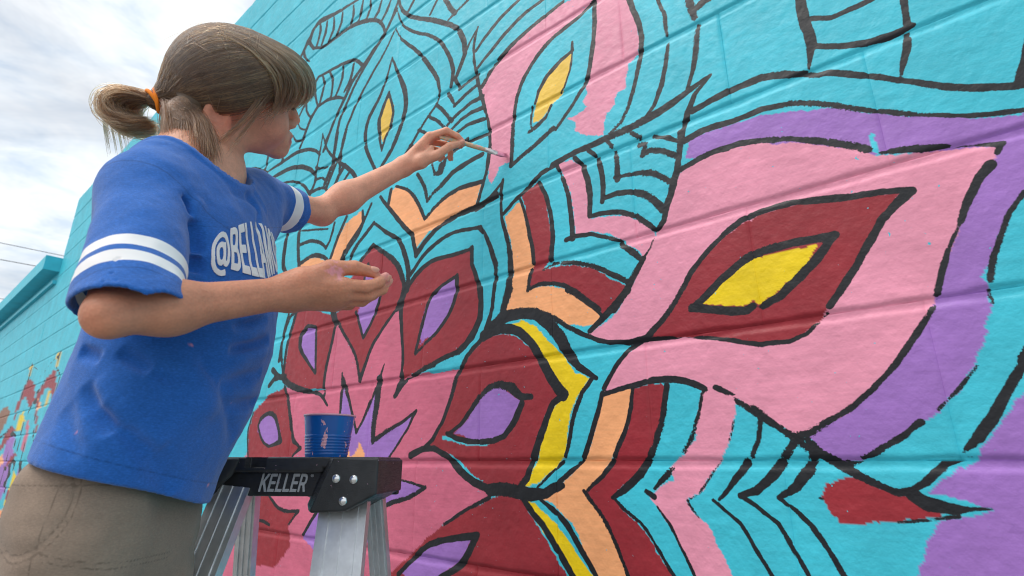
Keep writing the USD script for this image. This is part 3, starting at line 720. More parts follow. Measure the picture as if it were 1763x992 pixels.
def nets(fn, lo, hi, h, reach=3.0):
    """surface nets of fn = 0, evaluated only near the surface"""
    lo = np.asarray(lo, float); S = 6
    n = (np.ceil((np.asarray(hi) - lo) / h / S).astype(int) + 1) * S + 1
    nc = (n - 1) // S
    c = np.stack(np.meshgrid(*[(np.arange(k) + 0.5) * S * h for k in nc], indexing='ij'), -1).reshape(-1, 3) + lo
    dc = fn(c).reshape(nc)
    near = np.abs(dc) < S * h * 0.87 * 1.35 + reach * h
    G = np.repeat(np.repeat(np.repeat(np.where(dc < 0, -1.0, 1.0).astype(np.float32), S, 0), S, 1), S, 2)
    G = np.pad(G, ((0, 1),) * 3, mode='edge')
    M = np.zeros(n, bool); M[:-1, :-1, :-1] = np.repeat(np.repeat(np.repeat(near, S, 0), S, 1), S, 2)
    for ax in range(3):
        sl = [slice(None)] * 3; sr = [slice(None)] * 3; sl[ax] = slice(1, None); sr[ax] = slice(None, -1); M[tuple(sl)] |= M[tuple(sr)].copy()
    I = np.argwhere(M); P = I * h + lo; out = np.empty(len(P), np.float32)
    for s in range(0, len(P), 400000): out[s:s + 400000] = fn(P[s:s + 400000])
    G[tuple(I.T)] = out
    for ax in range(3):
        for e in (0, 1, -1, -2):
            t = [slice(None)] * 3; t[ax] = e; G[tuple(t)] = np.abs(G[tuple(t)]) + 1e-4
    for _ in range(4):                       # no ambiguous cell faces, so the mesh stays manifold
        for ax in range(3):
            u, w = (ax + 1) % 3, (ax + 2) % 3
            def sl(i, j):
                s = [slice(None)] * 3; s[u] = slice(1, None) if i else slice(None, -1); s[w] = slice(1, None) if j else slice(None, -1); return tuple(s)
            a, b, c, e = G[sl(0, 0)], G[sl(1, 0)], G[sl(0, 1)], G[sl(1, 1)]
            amb = ((a < 0) == (e < 0)) & ((b < 0) == (c < 0)) & ((a < 0) != (b < 0))
            for I in np.argwhere(amb):
                pos = [I + np.array([0, 0, 0]), I.copy(), I.copy(), I.copy()]
                pos[1][u] += 1; pos[2][w] += 1; pos[3][u] += 1; pos[3][w] += 1
                ng = [t for t in pos if G[tuple(t)] < 0]
                if len(ng) == 2: G[tuple(max(ng, key=lambda t: G[tuple(t)]))] = 1e-5
    neg = G < 0
    cells = np.zeros(np.array(n) - 1, np.int8)
    for o in np.ndindex(2, 2, 2): cells += neg[o[0]:o[0] + n[0] - 1, o[1]:o[1] + n[1] - 1, o[2]:o[2] + n[2] - 1]
    act = (cells > 0) & (cells < 8); C = np.argwhere(act); idx = np.full(act.shape, -1, np.int64); idx[tuple(C.T)] = np.arange(len(C))
    acc = np.zeros((len(C), 3)); cnt = np.zeros(len(C))
    for ax in range(3):
        for o in np.ndindex(2, 2):
            a = np.insert(np.array(o), ax, 0); b = np.insert(np.array(o), ax, 1)
            ga, gb = G[tuple((C + a).T)], G[tuple((C + b).T)]; x = (ga < 0) != (gb < 0)
            t = np.where(x, ga / np.where(x, ga - gb, 1), 0); pos = C + a.astype(float); pos[:, ax] += t
            acc[x] += pos[x]; cnt[x] += 1
    V = acc / cnt[:, None] * h + lo; F = []
    for ax in range(3):
        u, w = (ax + 1) % 3, (ax + 2) % 3
        sl = [slice(1, -1)] * 3; sl[ax] = slice(0, -1); sr = list(sl); sr[ax] = slice(1, None)
        a, b = neg[tuple(sl)], neg[tuple(sr)]
        E = np.argwhere(a != b); flip = a[tuple(E.T)]
        E = E + np.array([0 if k == ax else 1 for k in range(3)])
        du = np.zeros(3, int); dw = np.zeros(3, int); du[u] = 1; dw[w] = 1
        q = [idx[tuple((E - s).T)] for s in (du + dw, dw, 0 * du, du)]
        Q = np.stack(q, 1); Q[~flip] = Q[~flip][:, ::-1]; F.append(Q)
    F = np.vstack(F); F = F[(F >= 0).all(1)]
    return trimesh.Trimesh(V, np.vstack([F[:, [0, 1, 2]], F[:, [0, 2, 3]]]), process=False)

def polish(m, n=4):
    trimesh.smoothing.filter_taubin(m, 0.5, 0.53, iterations=n); return m
def grad(fn, p, e=0.0008):
    g = np.stack([fn(p + e * d) - fn(p - e * d) for d in np.eye(3)], 1); return g / (np.linalg.norm(g, axis=1)[:, None] + 1e-12)
def unit(v): v = np.asarray(v, float); return v / np.linalg.norm(v)
def V3(*a): return np.array(a, float)

# ---------------------------------------------------------------- the child: skeleton
BODY_YAW = math.radians(-45)
BF = V3(math.cos(BODY_YAW), math.sin(BODY_YAW), 0); BL = V3(-BF[1], BF[0], 0)      # forward, left
PELVIS = V3(.224, .830, .765)
def body(f, l, z): return V3(PELVIS[0], PELVIS[1], 0) + BF * f + BL * l + V3(0, 0, z)
NECK = V3(.245, .824, 1.215)
SH_R, SH_L = V3(.1519, .7294, 1.1277), V3(.361, .908, 1.250)
EL_R, WR_R = V3(0.1300, 0.6163, 0.9325), V3(.3158, .6467, 1.0045)
EL_L, WR_L = V3(.527, .986, 1.303), V3(.690, .935, 1.459)
HEAD_YAW, HEAD_PITCH = math.radians(-19), math.radians(-9)
HX = V3(math.cos(HEAD_YAW) * math.cos(HEAD_PITCH), math.sin(HEAD_YAW) * math.cos(HEAD_PITCH), -math.sin(HEAD_PITCH))
HEAD_ROLL = math.radians(46)
HY = V3(-math.sin(HEAD_YAW), math.cos(HEAD_YAW), 0); HZ = np.cross(HX, HY)
HY, HZ = HY * math.cos(HEAD_ROLL) + HZ * math.sin(HEAD_ROLL), HZ * math.cos(HEAD_ROLL) - HY * math.sin(HEAD_ROLL)
HEAD = V3(.2545, .8055, 1.354)
HR = np.stack([HX, HY, HZ], 1)
def to_head(p): return (p - HEAD) @ HR
def from_head(q): return np.asarray(q, float) @ HR.T + HEAD
def hd(*a): return from_head(np.array(a, float))

def head_sdf(q):
    d = ell(q, (.003, 0, .015), (.078, .067, .079))
    d = smin(d, rc(q, (.042, -.016, .036), (.042, .016, .036), .050, .050), .02)
    d = smin(d, ell(q, (.036, 0, -.026), (.052, .054, .058)), .02)
    for s in (-1, 1):
        d = smin(d, rc(q, (.076, s * .006, -.078), (.010, s * .046, -.054), .0150, .018), .022)
        d = smin(d, ell(q, (.058, s * .032, -.034), (.029, .026, .030)), .018)
        d = smin(d, rc(q, (.080, s * .016, .014), (.066, s * .042, .012), .010, .009), .012)
    d = smax(d, -ell(q, (.099, .031, .000), (.016, .019, .011)), .012)
    d = smax(d, -ell(q, (.099, -.031, .000), (.016, .019, .011)), .012)
    for s in (-1, 1):
        lid = ell(q, (.0725, s * .031, .000), (.0140, .0150, .0135))
        lid = smax(lid, -ell(q, (.090, s * .033, -.0025), (.011, .0125, .0036)), .002)
        d = smin(d, lid, .004)
    d = smin(d, rc(q, (.088, 0, .008), (.1015, 0, -.028), .0058, .0090), .010)
    for s in (-1, 1): d = smin(d, ell(q, (.0945, s * .0105, -.0345), (.0095, .0070, .0068)), .005)
    for s in (-1, 1): d = smax(d, -ell(q, (.0985, s * .0062, -.0415), (.0045, .0030, .0030)), .002)
    d = smin(d, ell(q, (.084, 0, -.060), (.0135, .024, .018)), .012)
    for s in (-1, 1):
        d = smin(d, rc(q, (.0965, s * .003, -.0560), (.0855, s * .0205, -.0605), .0048, .0024), .004)
        d = smin(d, rc(q, (.0940, s * .002, -.0672), (.0850, s * .0185, -.0620), .0056, .0026), .004)
    for s in (-1, 1): d = smax(d, -rc(q, (.1030, 0, -.0612), (.0870, s * .0215, -.0612), .0012, .0012), .0025)
    d = smin(d, ell(q, (.0775, 0, -.080), (.0140, .016, .0135)), .012)
    for s in (-1, 1):          # ears
        a = math.radians(14); R = np.array([[math.cos(a), 0, math.sin(a)], [0, 1, 0], [-math.sin(a), 0, math.cos(a)]])
        e = ell(q, (-.017, s * .0705, -.020), (.019, .0080, .031), R)
        e = smax(e, -ell(q, (-.015, s * .0790, -.016), (.0125, .0060, .021), R), .004)
        e = smin(e, ell(q, (-.004, s * .0690, -.028), (.006, .0055, .008)), .004)
        e = smin(e, ell(q, (-.009, s * .0690, -.046), (.0075, .0050, .009)), .005)
        d = smin(d, e, .005)
    return d
NECK_TOP, NECK_LOW = hd(-.022, 0, -.062), NECK + BF * -.004
def neck_sdf(p):
    d = rc(p, NECK_TOP, NECK_LOW, .0465, .050)
    d = smin(d, rc(p, NECK_LOW, NECK_LOW + V3(0, 0, -.06), .055, .075), .03)
    for s in (-1, 1):
        d = smin(d, rc(p, hd(-.012, s * .050, -.045), NECK + BF * .045 + BL * s * .012 + V3(0, 0, -.035), .012, .009), .014)   # sternomastoid
        d = smin(d, rc(p, NECK + BL * s * .03 + V3(0, 0, .01), NECK * .35 + (SH_L if s > 0 else SH_R) * .65 + V3(0, 0, -.02), .036, .026), .04)
    return d

def hand_frame(W, X, Z):
    X = unit(X); Z = unit(Z - X * (X @ Z)); return W, X, np.cross(Z, X), Z
def hp(fr, a): return fr[0] + (np.asarray(a, float) / 1000) @ np.stack(fr[1:])
# right hand: palm up, cupped, thumb on the near side
XR = unit(V3(.4265, .5929, 1.0101) - WR_R)
CAM_P = V3(0, 0, CAM_Z)
vr = unit(WR_R - CAM_P); upR = unit(np.cross(np.cross(vr, V3(0, 0, 1)), vr)); upR = unit(upR - XR * (upR @ XR)); camR = np.cross(XR, upR); camR = camR * (-1 if camR @ vr > 0 else 1)
roll = math.radians(44)
ZR = upR * math.cos(roll) - camR * math.sin(roll); YR = camR * math.cos(roll) + upR * math.sin(roll)
def hr(*a): a = np.array(a, float) / 1000 * .90; return WR_R + XR * a[0] + YR * a[1] + ZR * a[2]
RH = dict(
    index=[hr(74, 24, 0), hr(106, 25, 0), hr(124, 24, 11), hr(136, 22, 28)], middle=[hr(77, 8, -2), hr(112, 9, -1), hr(132, 9, 13), hr(141, 9, 33)],
    ring=[hr(73, -8, 0), hr(104, -9, 3), hr(122, -8, 17), hr(129, -6, 35)], little=[hr(66, -23, 4), hr(88, -25, 8), hr(102, -23, 19), hr(107, -20, 33)],
    thumb=[hr(20, 20, 8), hr(54, 33, 23), hr(88, 34, 28), hr(117, 27, 29)])
RAD = dict(index=(9.2, 8.2, 7.2, 6.0), middle=(9.4, 8.4, 7.4, 6.2), ring=(9, 7.9, 7.0, 5.9), little=(8, 7, 6.2, 5.2), thumb=(14.5, 11.2, 9.4, 7.6))
def hand_sdf(p, H, wrist, mcp_in, k=.012):
    d = None
    for n in ('index', 'middle', 'ring', 'little'):
        e = rc(p, wrist[n], H[n][0], .0135, RAD[n][0] / 1000 + .0015); d = e if d is None else smin(d, e, k)
    d = smin(d, rc(p, wrist['thumb'], H['thumb'][0], .016, .0165), .014)
    for n in ('index', 'middle', 'ring', 'little'):
        f = chain(p, H[n], np.array(RAD[n]) / 1000, .003); d = smin(d, f, .0035)
    t = chain(p, H['thumb'], np.array(RAD['thumb']) / 1000, .004)
    d = smin(d, t, .005)
    return smin(d, rc(p, H['thumb'][0], H['thumb'][1] * .45 + H['index'][0] * .45 + H['thumb'][0] * .1, .013, .006), .010)
RWR = {n: hr(6, y, 0) for n, y in (('index', 12), ('middle', 5), ('ring', -4), ('little', -11), ('thumb', 8))}
# left hand: pinching the brush
GRIP = V3(.785, .8305, 1.5325); XL = unit(GRIP - WR_L); vl = unit(WR_L - CAM_P)
upL = unit(np.cross(np.cross(vl, XL), vl)); camL = np.cross(XL, unit(np.cross(-vl, XL))); camL = -vl - XL * (-vl @ XL); camL = unit(camL); upL = np.cross(camL, XL); upL = upL * (1 if upL[2] > 0 else -1)
LS = np.linalg.norm(GRIP - WR_L) / .156
def hl(*a): a = np.array(a, float) / 1000 * LS; return WR_L + XL * a[0] + upL * a[1] + camL * a[2]
LH = dict(
    index=[hl(90, 40, 6), hl(131, 37, 12), hl(149, 17, 12), hl(157, 3, 8)], middle=[hl(92, 38, -11), hl(133, 28, -8), hl(147, 6, -4), hl(150, -8, 0)],
    ring=[hl(87, 33, -26), hl(122, 10, -24), hl(124, -12, -15), hl(116, -25, -8)], little=[hl(78, 25, -40), hl(104, 3, -38), hl(104, -14, -28), hl(94, -18, -18)],
    thumb=[hl(46, -4, 18), hl(84, -5, 25), hl(122, 2, 22), hl(153, -2, 15)])
LWR = {n: hl(18, y, z) for n, y, z in (('index', 8, 6), ('middle', 7, -3), ('ring', 5, -12), ('little', 2, -19), ('thumb', -3, 8))}

def flat_limb(p, a, b, ra, rb, flat, side):
    """forearm that widens sideways at the wrist"""
    return np.minimum(rc(p, a + side * 0, b + side * flat, ra, rb), rc(p, a - side * 0, b - side * flat, ra, rb))
def arm_r_sdf(p):
    d = rc(p, SH_R + V3(.01, .01, -.022), EL_R, .026, .0205)
    mid = EL_R + (WR_R - EL_R) * .28
    d = smin(d, rc(p, EL_R, mid, .0200, .0222), .012)
    d = smin(d, smin(rc(p, mid, WR_R + YR * .006, .0218, .0162), rc(p, mid, WR_R - YR * .006, .0218, .0162), .01), .03)
    return smin(d, hand_sdf(p, RH, RWR, None), .02)
def arm_l_sdf(p):
    d = rc(p, SH_L + V3(0, 0, -.012), EL_L, .032, .0265)
    mid = EL_L + (WR_L - EL_L) * .30
    d = smin(d, rc(p, EL_L, mid, .0265, .0268), .012)
    sd = unit(upL + camL * -.3)
    d = smin(d, smin(rc(p, mid, WR_L + sd * .006, .0275, .0168), rc(p, mid, WR_L - sd * .006, .0275, .0168), .01), .03)
    d = smin(d, rc(p, EL_L + V3(0, 0, -.002), EL_L + V3(.01, 0, -.003), .0240, .0235), .012)
    return smin(d, hand_sdf(p, LH, LWR, None), .02)

HIP_R, HIP_L = body(0, -.050, .74), body(0, .050, .74)
KNEE_R, KNEE_L = body(.020, -.080, .40), body(.035, .082, .40)
ANK_R, ANK_L = body(-.010, -.085, .075), body(.020, .090, .075)
def lower_sdf(p):
    d = rc(p, body(.005, 0, .80), NECK + V3(0, 0, -.12), .064, .070)
    d = smin(d, rc(p, SH_R * .7 + NECK * .3 + V3(0, 0, -.06), SH_L * .7 + NECK * .3 + V3(0, 0, -.06), .050, .050), .05)
    d = smin(d, rc(p, SH_R + V3(.012, .012, -.03), SH_L + V3(-.01, 0, -.03), .030, .030), .05)
    for h, k, a in ((HIP_R, KNEE_R, ANK_R), (HIP_L, KNEE_L, ANK_L)):
        d = smin(d, rc(p, h, k, .056, .043), .04); d = smin(d, rc(p, k, k * .65 + a * .35 - BF * .012, .046, .048), .03); d = smin(d, rc(p, k * .65 + a * .35 - BF * .012, a, .046, .030), .03)
        d = smin(d, rc(p, a + V3(0, 0, -.035), a + BF * .12 + V3(0, 0, -.05), .030, .022), .03)
    return d

def skin_material():
    N = {'t': ('attribute', {'attribute': 'tone'}), 'g': ('geometry', {}), 'n1': ('noise_texture', {'scale': 40.0, 'detail': 4.0, 'roughness': 0.6}), 'n2': ('noise_texture', {'scale': 420.0, 'detail': 2.0, 'roughness': 0.5}),
         'v': ('voronoi_texture', {'scale': 260.0, 'feature': 'f1'}), 'r1': ('map_range', {'from_min': 0.3, 'from_max': 0.7, 'to_min': 0.88, 'to_max': 1.10}), 'r2': ('map_range', {'from_min': 0.35, 'from_max': 0.65, 'to_min': 0.95, 'to_max': 1.04}),
         'm': ('math', {'math_type': 'multiply'}), 's': ('vector_math', {'math_type': 'scale'}), 'b': ('bump', {'strength': 0.5, 'distance': 0.0007}),
         'p': ('principled_bsdf', {'roughness': 0.54, 'subsurface_weight': 0.16, 'subsurface_radius': (1.0, 0.35, 0.2), 'subsurface_scale': 0.006, 'specular_ior_level': 0.45})}
    return usdkit.material(stage, '/World/Looks/skin', N, [('g.position', 'n1.vector'), ('g.position', 'n2.vector'), ('g.position', 'v.vector'), ('n1.fac', 'r1.value'), ('n2.fac', 'r2.value'), ('r1.result', 'm.value1'), ('r2.result', 'm.value2'), ('t.color', 's.vector1'), ('m.value', 's.scale'), ('s.vector', 'p.base_color'), ('v.distance', 'b.height'), ('b.normal', 'p.normal')], surface='p.BSDF')

person = thing('person', 'child in blue striped sleeve T-shirt and taupe shorts, ponytail, painting the wall with a brush', 'person', (PELVIS[0], PELVIS[1], 0))
head_m = polish(nets(lambda p: smin(head_sdf(to_head(p)), neck_sdf(p), .018), NECK + V3(-.19, -.19, -.12), HEAD + V3(.15, .14, .13), .0019), 3)
arm_r_m = polish(nets(arm_r_sdf, V3(.06, .52, .88), V3(.50, .80, 1.24), .0019), 3)
arm_l_m = polish(nets(arm_l_sdf, V3(.22, .76, 1.10), V3(.86, 1.02, 1.62), .0021), 3)
low_m = polish(nets(lower_sdf, V3(.0, .60, -.02), V3(.48, 1.06, 1.34), .0055), 3)
def mani(m):
    m = trimesh.Trimesh(m.vertices, m.faces, process=False)
    return manifold3d.Manifold(manifold3d.Mesh(np.asarray(m.vertices, np.float32), np.asarray(m.faces, np.uint32)))
parts = [mani(m) for m in (low_m, head_m, arm_r_m, arm_l_m)]
one = parts[0]
for q in parts[1:]:
    if q.status() == manifold3d.Error.NoError: one = one + q
    else: print('not manifold', q.status())
mm = one.to_mesh(); skin = trimesh.Trimesh(mm.vert_properties[:, :3], mm.tri_verts, process=True)

SKIN = np.array(srgb(220, 156, 128)); TAN = np.array(srgb(194, 126, 96))
v = np.array(skin.vertices); q = to_head(v)
tone = np.tile(SKIN, (len(v), 1))
def blend(mask, c):
    global tone
    tone = tone * (1 - mask[:, None]) + np.array(c) * mask[:, None]
def ball(P, c, r0, r1): return np.clip((r1 - np.linalg.norm(P - np.asarray(c), axis=1)) / (r1 - r0), 0, 1)
onhead = q[:, 2] > -.12
blend(np.where(v[:, 2] < 1.16, 1.0, 0) * 0.8, TAN)
for s in (-1, 1):
    blend(ball(q, (.066, s * .042, -.032), .004, .036) * .45, srgb(214, 118, 98))
    blend(ball(q, (-.014, s * .080, -.022), .012, .036) * .55, srgb(214, 120, 100))
blend(ball(q, (.108, 0, -.032), .003, .018) * .3, srgb(214, 120, 104))
lip = np.clip(1 - np.abs(q[:, 2] + .0615) / .0105, 0, 1) * np.clip((.021 - np.abs(q[:, 1])) / .006, 0, 1) * (q[:, 0] > .083) * 1.6
blend(np.clip(lip, 0, 1) * .75, srgb(188, 84, 82))
for H, fr in ((RH, hr), (LH, hl)):
    for n in ('index', 'middle', 'ring', 'little', 'thumb'): blend(ball(v, H[n][3], .005, .014) * .5, srgb(222, 140, 120))
sp = meshkit.fbm(v * 190, 3, 4)
dpm = np.linalg.norm(v - (hr(62, 38, 12)), axis=1)
blend(np.clip((0.006 + (sp - .5) * .03 - np.abs(dpm - .006)) / .004, 0, 1) * .6, srgb(226, 150, 170))
blend(ball(v, RH['index'][3], .006, .016) * .35 + ball(v, LH['index'][3], .006, .013) * .3, srgb(226, 150, 170))
SKIN_MAT = skin_material()
obj('body', skin, SKIN_MAT, person, smooth=True, attrs={'tone': tone})

WHITE = simple('eye_white', srgb(232, 228, 224), 0.15); IRIS = simple('eye_iris', srgb(70, 50, 38), 0.1); LASH = simple('lash', srgb(45, 30, 24), 0.6)
NAIL = simple('nail', srgb(214, 150, 128), 0.34)
for s in (-1, 1):
    e = trimesh.creation.icosphere(3, .0124); e.apply_translation(hd(.0725, s * .031, .000)); ep = obj('eye', e, WHITE, person, smooth=True)
    i = trimesh.creation.icosphere(3, .0062); i.apply_translation(hd(.0796, s * .031, -.002)); obj('iris', i, IRIS, ep, smooth=True)
    L = []
    for k in range(16):
        t = -1 + 2 * k / 15; a = hd(.0865 - .004 * t * t, s * (.0325 + .0115 * t), .0012 + .0012 * (1 - t * t)); b = a + from_head((.0075, s * .003 * t, -.0025)) - HEAD; c = b + from_head((.003, s * .002 * t, .002)) - HEAD
        L.append(tube(np.array([a, b, c]), [.0005, .0004, .00015], 5))
    obj('eyelash', trimesh.util.concatenate(L), LASH, person)
def nail(H, n, up, w=.0052):
    tip, dip = H[n][3], H[n][2]; x = unit(tip - dip); z = unit(up - x * (up @ x)); y = np.cross(z, x); r = RAD[n][3] / 1000
    m = trimesh.creation.icosphere(3, 1.0); V = m.vertices * np.array([.0062, w, .0014]); V[:, 2] -= (V[:, 1] ** 2) / (2 * r)
    V = (tip - x * .001 + z * (r + .0003)) + V[:, :1] * x + V[:, 1:2] * y + V[:, 2:] * z
    obj('fingernail', (V, m.faces), NAIL, person, smooth=True)
nail(RH, 'thumb', camR * .75 + upR * .6, .0052)
for n in ('index', 'middle', 'ring', 'little'): nail(RH, n, XR * .8 - ZR * .6)
nail(LH, 'thumb', camL * .9 + upL * .35, .006); nail(LH, 'ring', -upL * .2 + camL * .2 + XL)

# ---------------------------------------------------------------- clothes
TZ = np.array([.60, .70, .78, .86, .95, 1.04, 1.12, 1.19, 1.24])
TX = np.array([.222, .224, .233, .250, .263, .264, .260, .254, .250]); TY = np.array([.834, .832, .824, .811, .804, .808, .815, .822, .824])
TA = np.array([.086, .088, .094, .102, .106, .102, .086, .060, .040])       # half depth
TB = np.array([.142, .138, .134, .132, .131, .133, .134, .120, .080])       # half width
TYAW = np.radians([-37, -37, -38, -40, -44, -48, -51, -51, -51.])
def torso(p, grow=0.0):
    z = p[:, 2]; cx, cy, a, b, w = (np.interp(z, TZ, t) for t in (TX, TY, TA, TB, TYAW))
    f, l = np.cos(w), np.sin(w); dx, dy = p[:, 0] - cx, p[:, 1] - cy
    u, v = dx * f + dy * l, -dx * l + dy * f
    a, b = a + grow, b + grow; k0 = np.sqrt((u / a) ** 2 + (v / b) ** 2) + 1e-9
    k1 = np.sqrt((u / a ** 2) ** 2 + (v / b ** 2) ** 2) + 1e-9
    return k0 * (k0 - 1) / k1
SLR0, SLR1 = SH_R + V3(.012, .010, -.010), V3(.1492, .6275, .9400)      # right sleeve, from shoulder to hem
SLL0, SLL1 = SH_L + V3(0, 0, -.004), SH_L + (EL_L - SH_L) * .50 + V3(0, 0, -.014)
AXR, AXL = unit(SLR1 - SLR0), unit(SLL1 - SLL0)
HEMN = V3(0.2472, -0.1243, 0.961); HEM0 = V3(0.1893, 0.6739, 0.769)
SHOULDER = (SLR0 * .93 + NECK * .07, NECK + V3(-.010, .004, -.036), SLL0 * .93 + NECK * .07)
# folds: crease lines on the cloth (start, end, depth, width)
FOLDS = [((0.185, 0.693, 1.108), (0.203, 0.691, 1.081), 0.006, 0.01),
         ((0.203, 0.691, 1.081), (0.216, 0.69, 1.037), 0.01, 0.012),
         ((0.216, 0.69, 1.037), (0.216, 0.69, 1.015), 0.009, 0.012),
         ((0.213, 0.697, 1.112), (0.2, 0.691, 1.084), -0.004, 0.008),
         ((0.285, 0.754, 1.173), (0.314, 0.767, 1.158), 0.006, 0.007),
         ((0.314, 0.767, 1.158), (0.305, 0.736, 1.11), 0.004, 0.006),
         ((0.302, 0.775, 1.192), (0.341, 0.795, 1.167), -0.004, 0.007),
         ((0.255, 0.727, 1.152), (0.307, 0.766, 1.167), 0.003, 0.008),
         ((0.149, 0.731, 0.88), (0.176, 0.703, 0.827), 0.006, 0.013),
         ((0.155, 0.723, 0.886), (0.185, 0.7, 0.831), -0.004, 0.012),
         ((0.163, 0.712, 0.855), (0.214, 0.699, 0.809), 0.005, 0.015),
         ((0.172, 0.705, 0.862), (0.226, 0.7, 0.815), -0.004, 0.013),
         ((0.167, 0.712, 0.915), (0.197, 0.693, 0.895), 0.005, 0.01),
         ((0.197, 0.693, 0.895), (0.237, 0.689, 0.889), 0.003, 0.012),
         ((0.143, 0.759, 0.918), (0.155, 0.725, 0.907), 0.007, 0.008),
         ((0.273, 0.69, 0.956), (0.333, 0.728, 0.988), 0.004, 0.008),
         ((0.272, 0.692, 0.929), (0.345, 0.738, 0.961), 0.007, 0.01),
         ((0.276, 0.695, 0.917), (0.347, 0.741, 0.945), -0.005, 0.009),
         ((0.273, 0.698, 0.89), (0.343, 0.745, 0.917), 0.005, 0.011),
         ((0.293, 0.713, 0.865), (0.352, 0.773, 0.881), 0.005, 0.01),
         ((0.237, 0.687, 0.919), (0.323, 0.76, 0.825), 0.005, 0.016),
         ((0.207, 0.69, 0.922), (0.277, 0.708, 0.85), -0.004, 0.018),
         ((0.199, 0.698, 0.82), (0.251, 0.722, 0.765), 0.004, 0.016),
         ((0.138, 0.752, 0.856), (0.156, 0.715, 0.802), 0.003, 0.014),
         ((0.131, 0.72, 1.1), (0.131, 0.763, 1.038), 0.0025, 0.014),
         ((0.161, 0.697, 1.104), (0.186, 0.695, 1.037), -0.003, 0.014),
         ((0.174, 0.693, 1.092), (0.196, 0.693, 1.032), 0.004, 0.01)]
def shirt_core(p):
    d = torso(p)
    d = smax(d, p[:, 2] - 1.235, .05)
    d = smin(d, rc(p, SHOULDER[0], SHOULDER[1], .040, .052), .045)
    d = smin(d, rc(p, SHOULDER[1], SHOULDER[2], .052, .038), .045)
    d = smin(d, rc(p, SHOULDER[0] + V3(.02, .02, -.05), SHOULDER[2] + V3(-.01, -.01, -.05), .058, .058), .05)
    return d
def sleeve(p, s0, s1, ax, r0, r1):
    d = rc(p, s0, s1 + ax * .03, r0, r1)
    w = .005 * np.sin(np.arctan2(p[:, 2] - s1[2], p[:, 0] - s1[0]) * 2 + 1)
    return d, (p - s1) @ ax + w + .32 * ((p - s1) @ V3(.22, .97, 0))
def folds(p):
    o = np.zeros(len(p))
    for a, b, amp, wid in FOLDS:
        a, b = np.asarray(a), np.asarray(b); ab = b - a; lo, hi = np.minimum(a, b) - 2.6 * wid, np.maximum(a, b) + 2.6 * wid
        i = np.flatnonzero((p[:, 0] > lo[0]) & (p[:, 0] < hi[0]) & (p[:, 1] > lo[1]) & (p[:, 1] < hi[1]) & (p[:, 2] > lo[2]) & (p[:, 2] < hi[2]))
        if not len(i): continue
        q = p[i] - a; t = np.clip((q @ ab) / (ab @ ab), 0, 1)
        o[i] += 1.9 * amp * np.exp(-((q - t[:, None] * ab) ** 2).sum(1) / (.8 * wid) ** 2) * (1 - (2 * np.abs(t - .5)) ** 3)
    return o
NH = NECK + BF * .014 - BL * .026 + V3(-.002, 0, .016)
NHN = unit(V3(0, 0, 1) + BF * .42 + BL * -.12)
def shirt_sdf(p):
    q = p * np.array([1, 1, .55])
    ruffle = folds(p) + (meshkit.fbm(q * 17, 2, 21) - .5) * .010 + (meshkit.fbm(p * 55, 2, 22) - .5) * .0022
    core = shirt_core(p) + ruffle
    rs, rt = sleeve(p, SLR0, SLR1, AXR, .043, .051); ls, lt = sleeve(p, SLL0, SLL1, AXL, .044, .047)
    rs, ls = rs + ruffle, ls + ruffle
    h = (HEM0 - p) @ HEMN + (meshkit.noise(p * np.array([9, 9, 2.]), 15) - .5) * .016
    d = smax(core, h, .004)
    d = smin(d, smax(rs, rt, .004), .03); d = smin(d, smax(ls, lt, .004), .03)
    hgt = (p - NH) @ NHN; rad = np.linalg.norm(p - NH - hgt[:, None] * NHN, axis=1)       # neck opening and its rib
    d = smax(d, -np.maximum(rad - .076, -hgt - .06), .004)
    rib = np.sqrt((rad - .079) ** 2 + np.maximum(np.abs(hgt - np.clip(hgt, -.05, .0)), 0) ** 2) - .0045
    d = smin(d, np.maximum(rib, core - .003), .003)
    d = smax(d, -np.maximum(rs + .0045, -(rt + .045)), .003)                              # hollow sleeve ends and hem
    d = smax(d, -np.maximum(ls + .0045, -(lt + .035)), .003)
    return smax(d, -np.maximum(core + .008, -h - .05), .003)
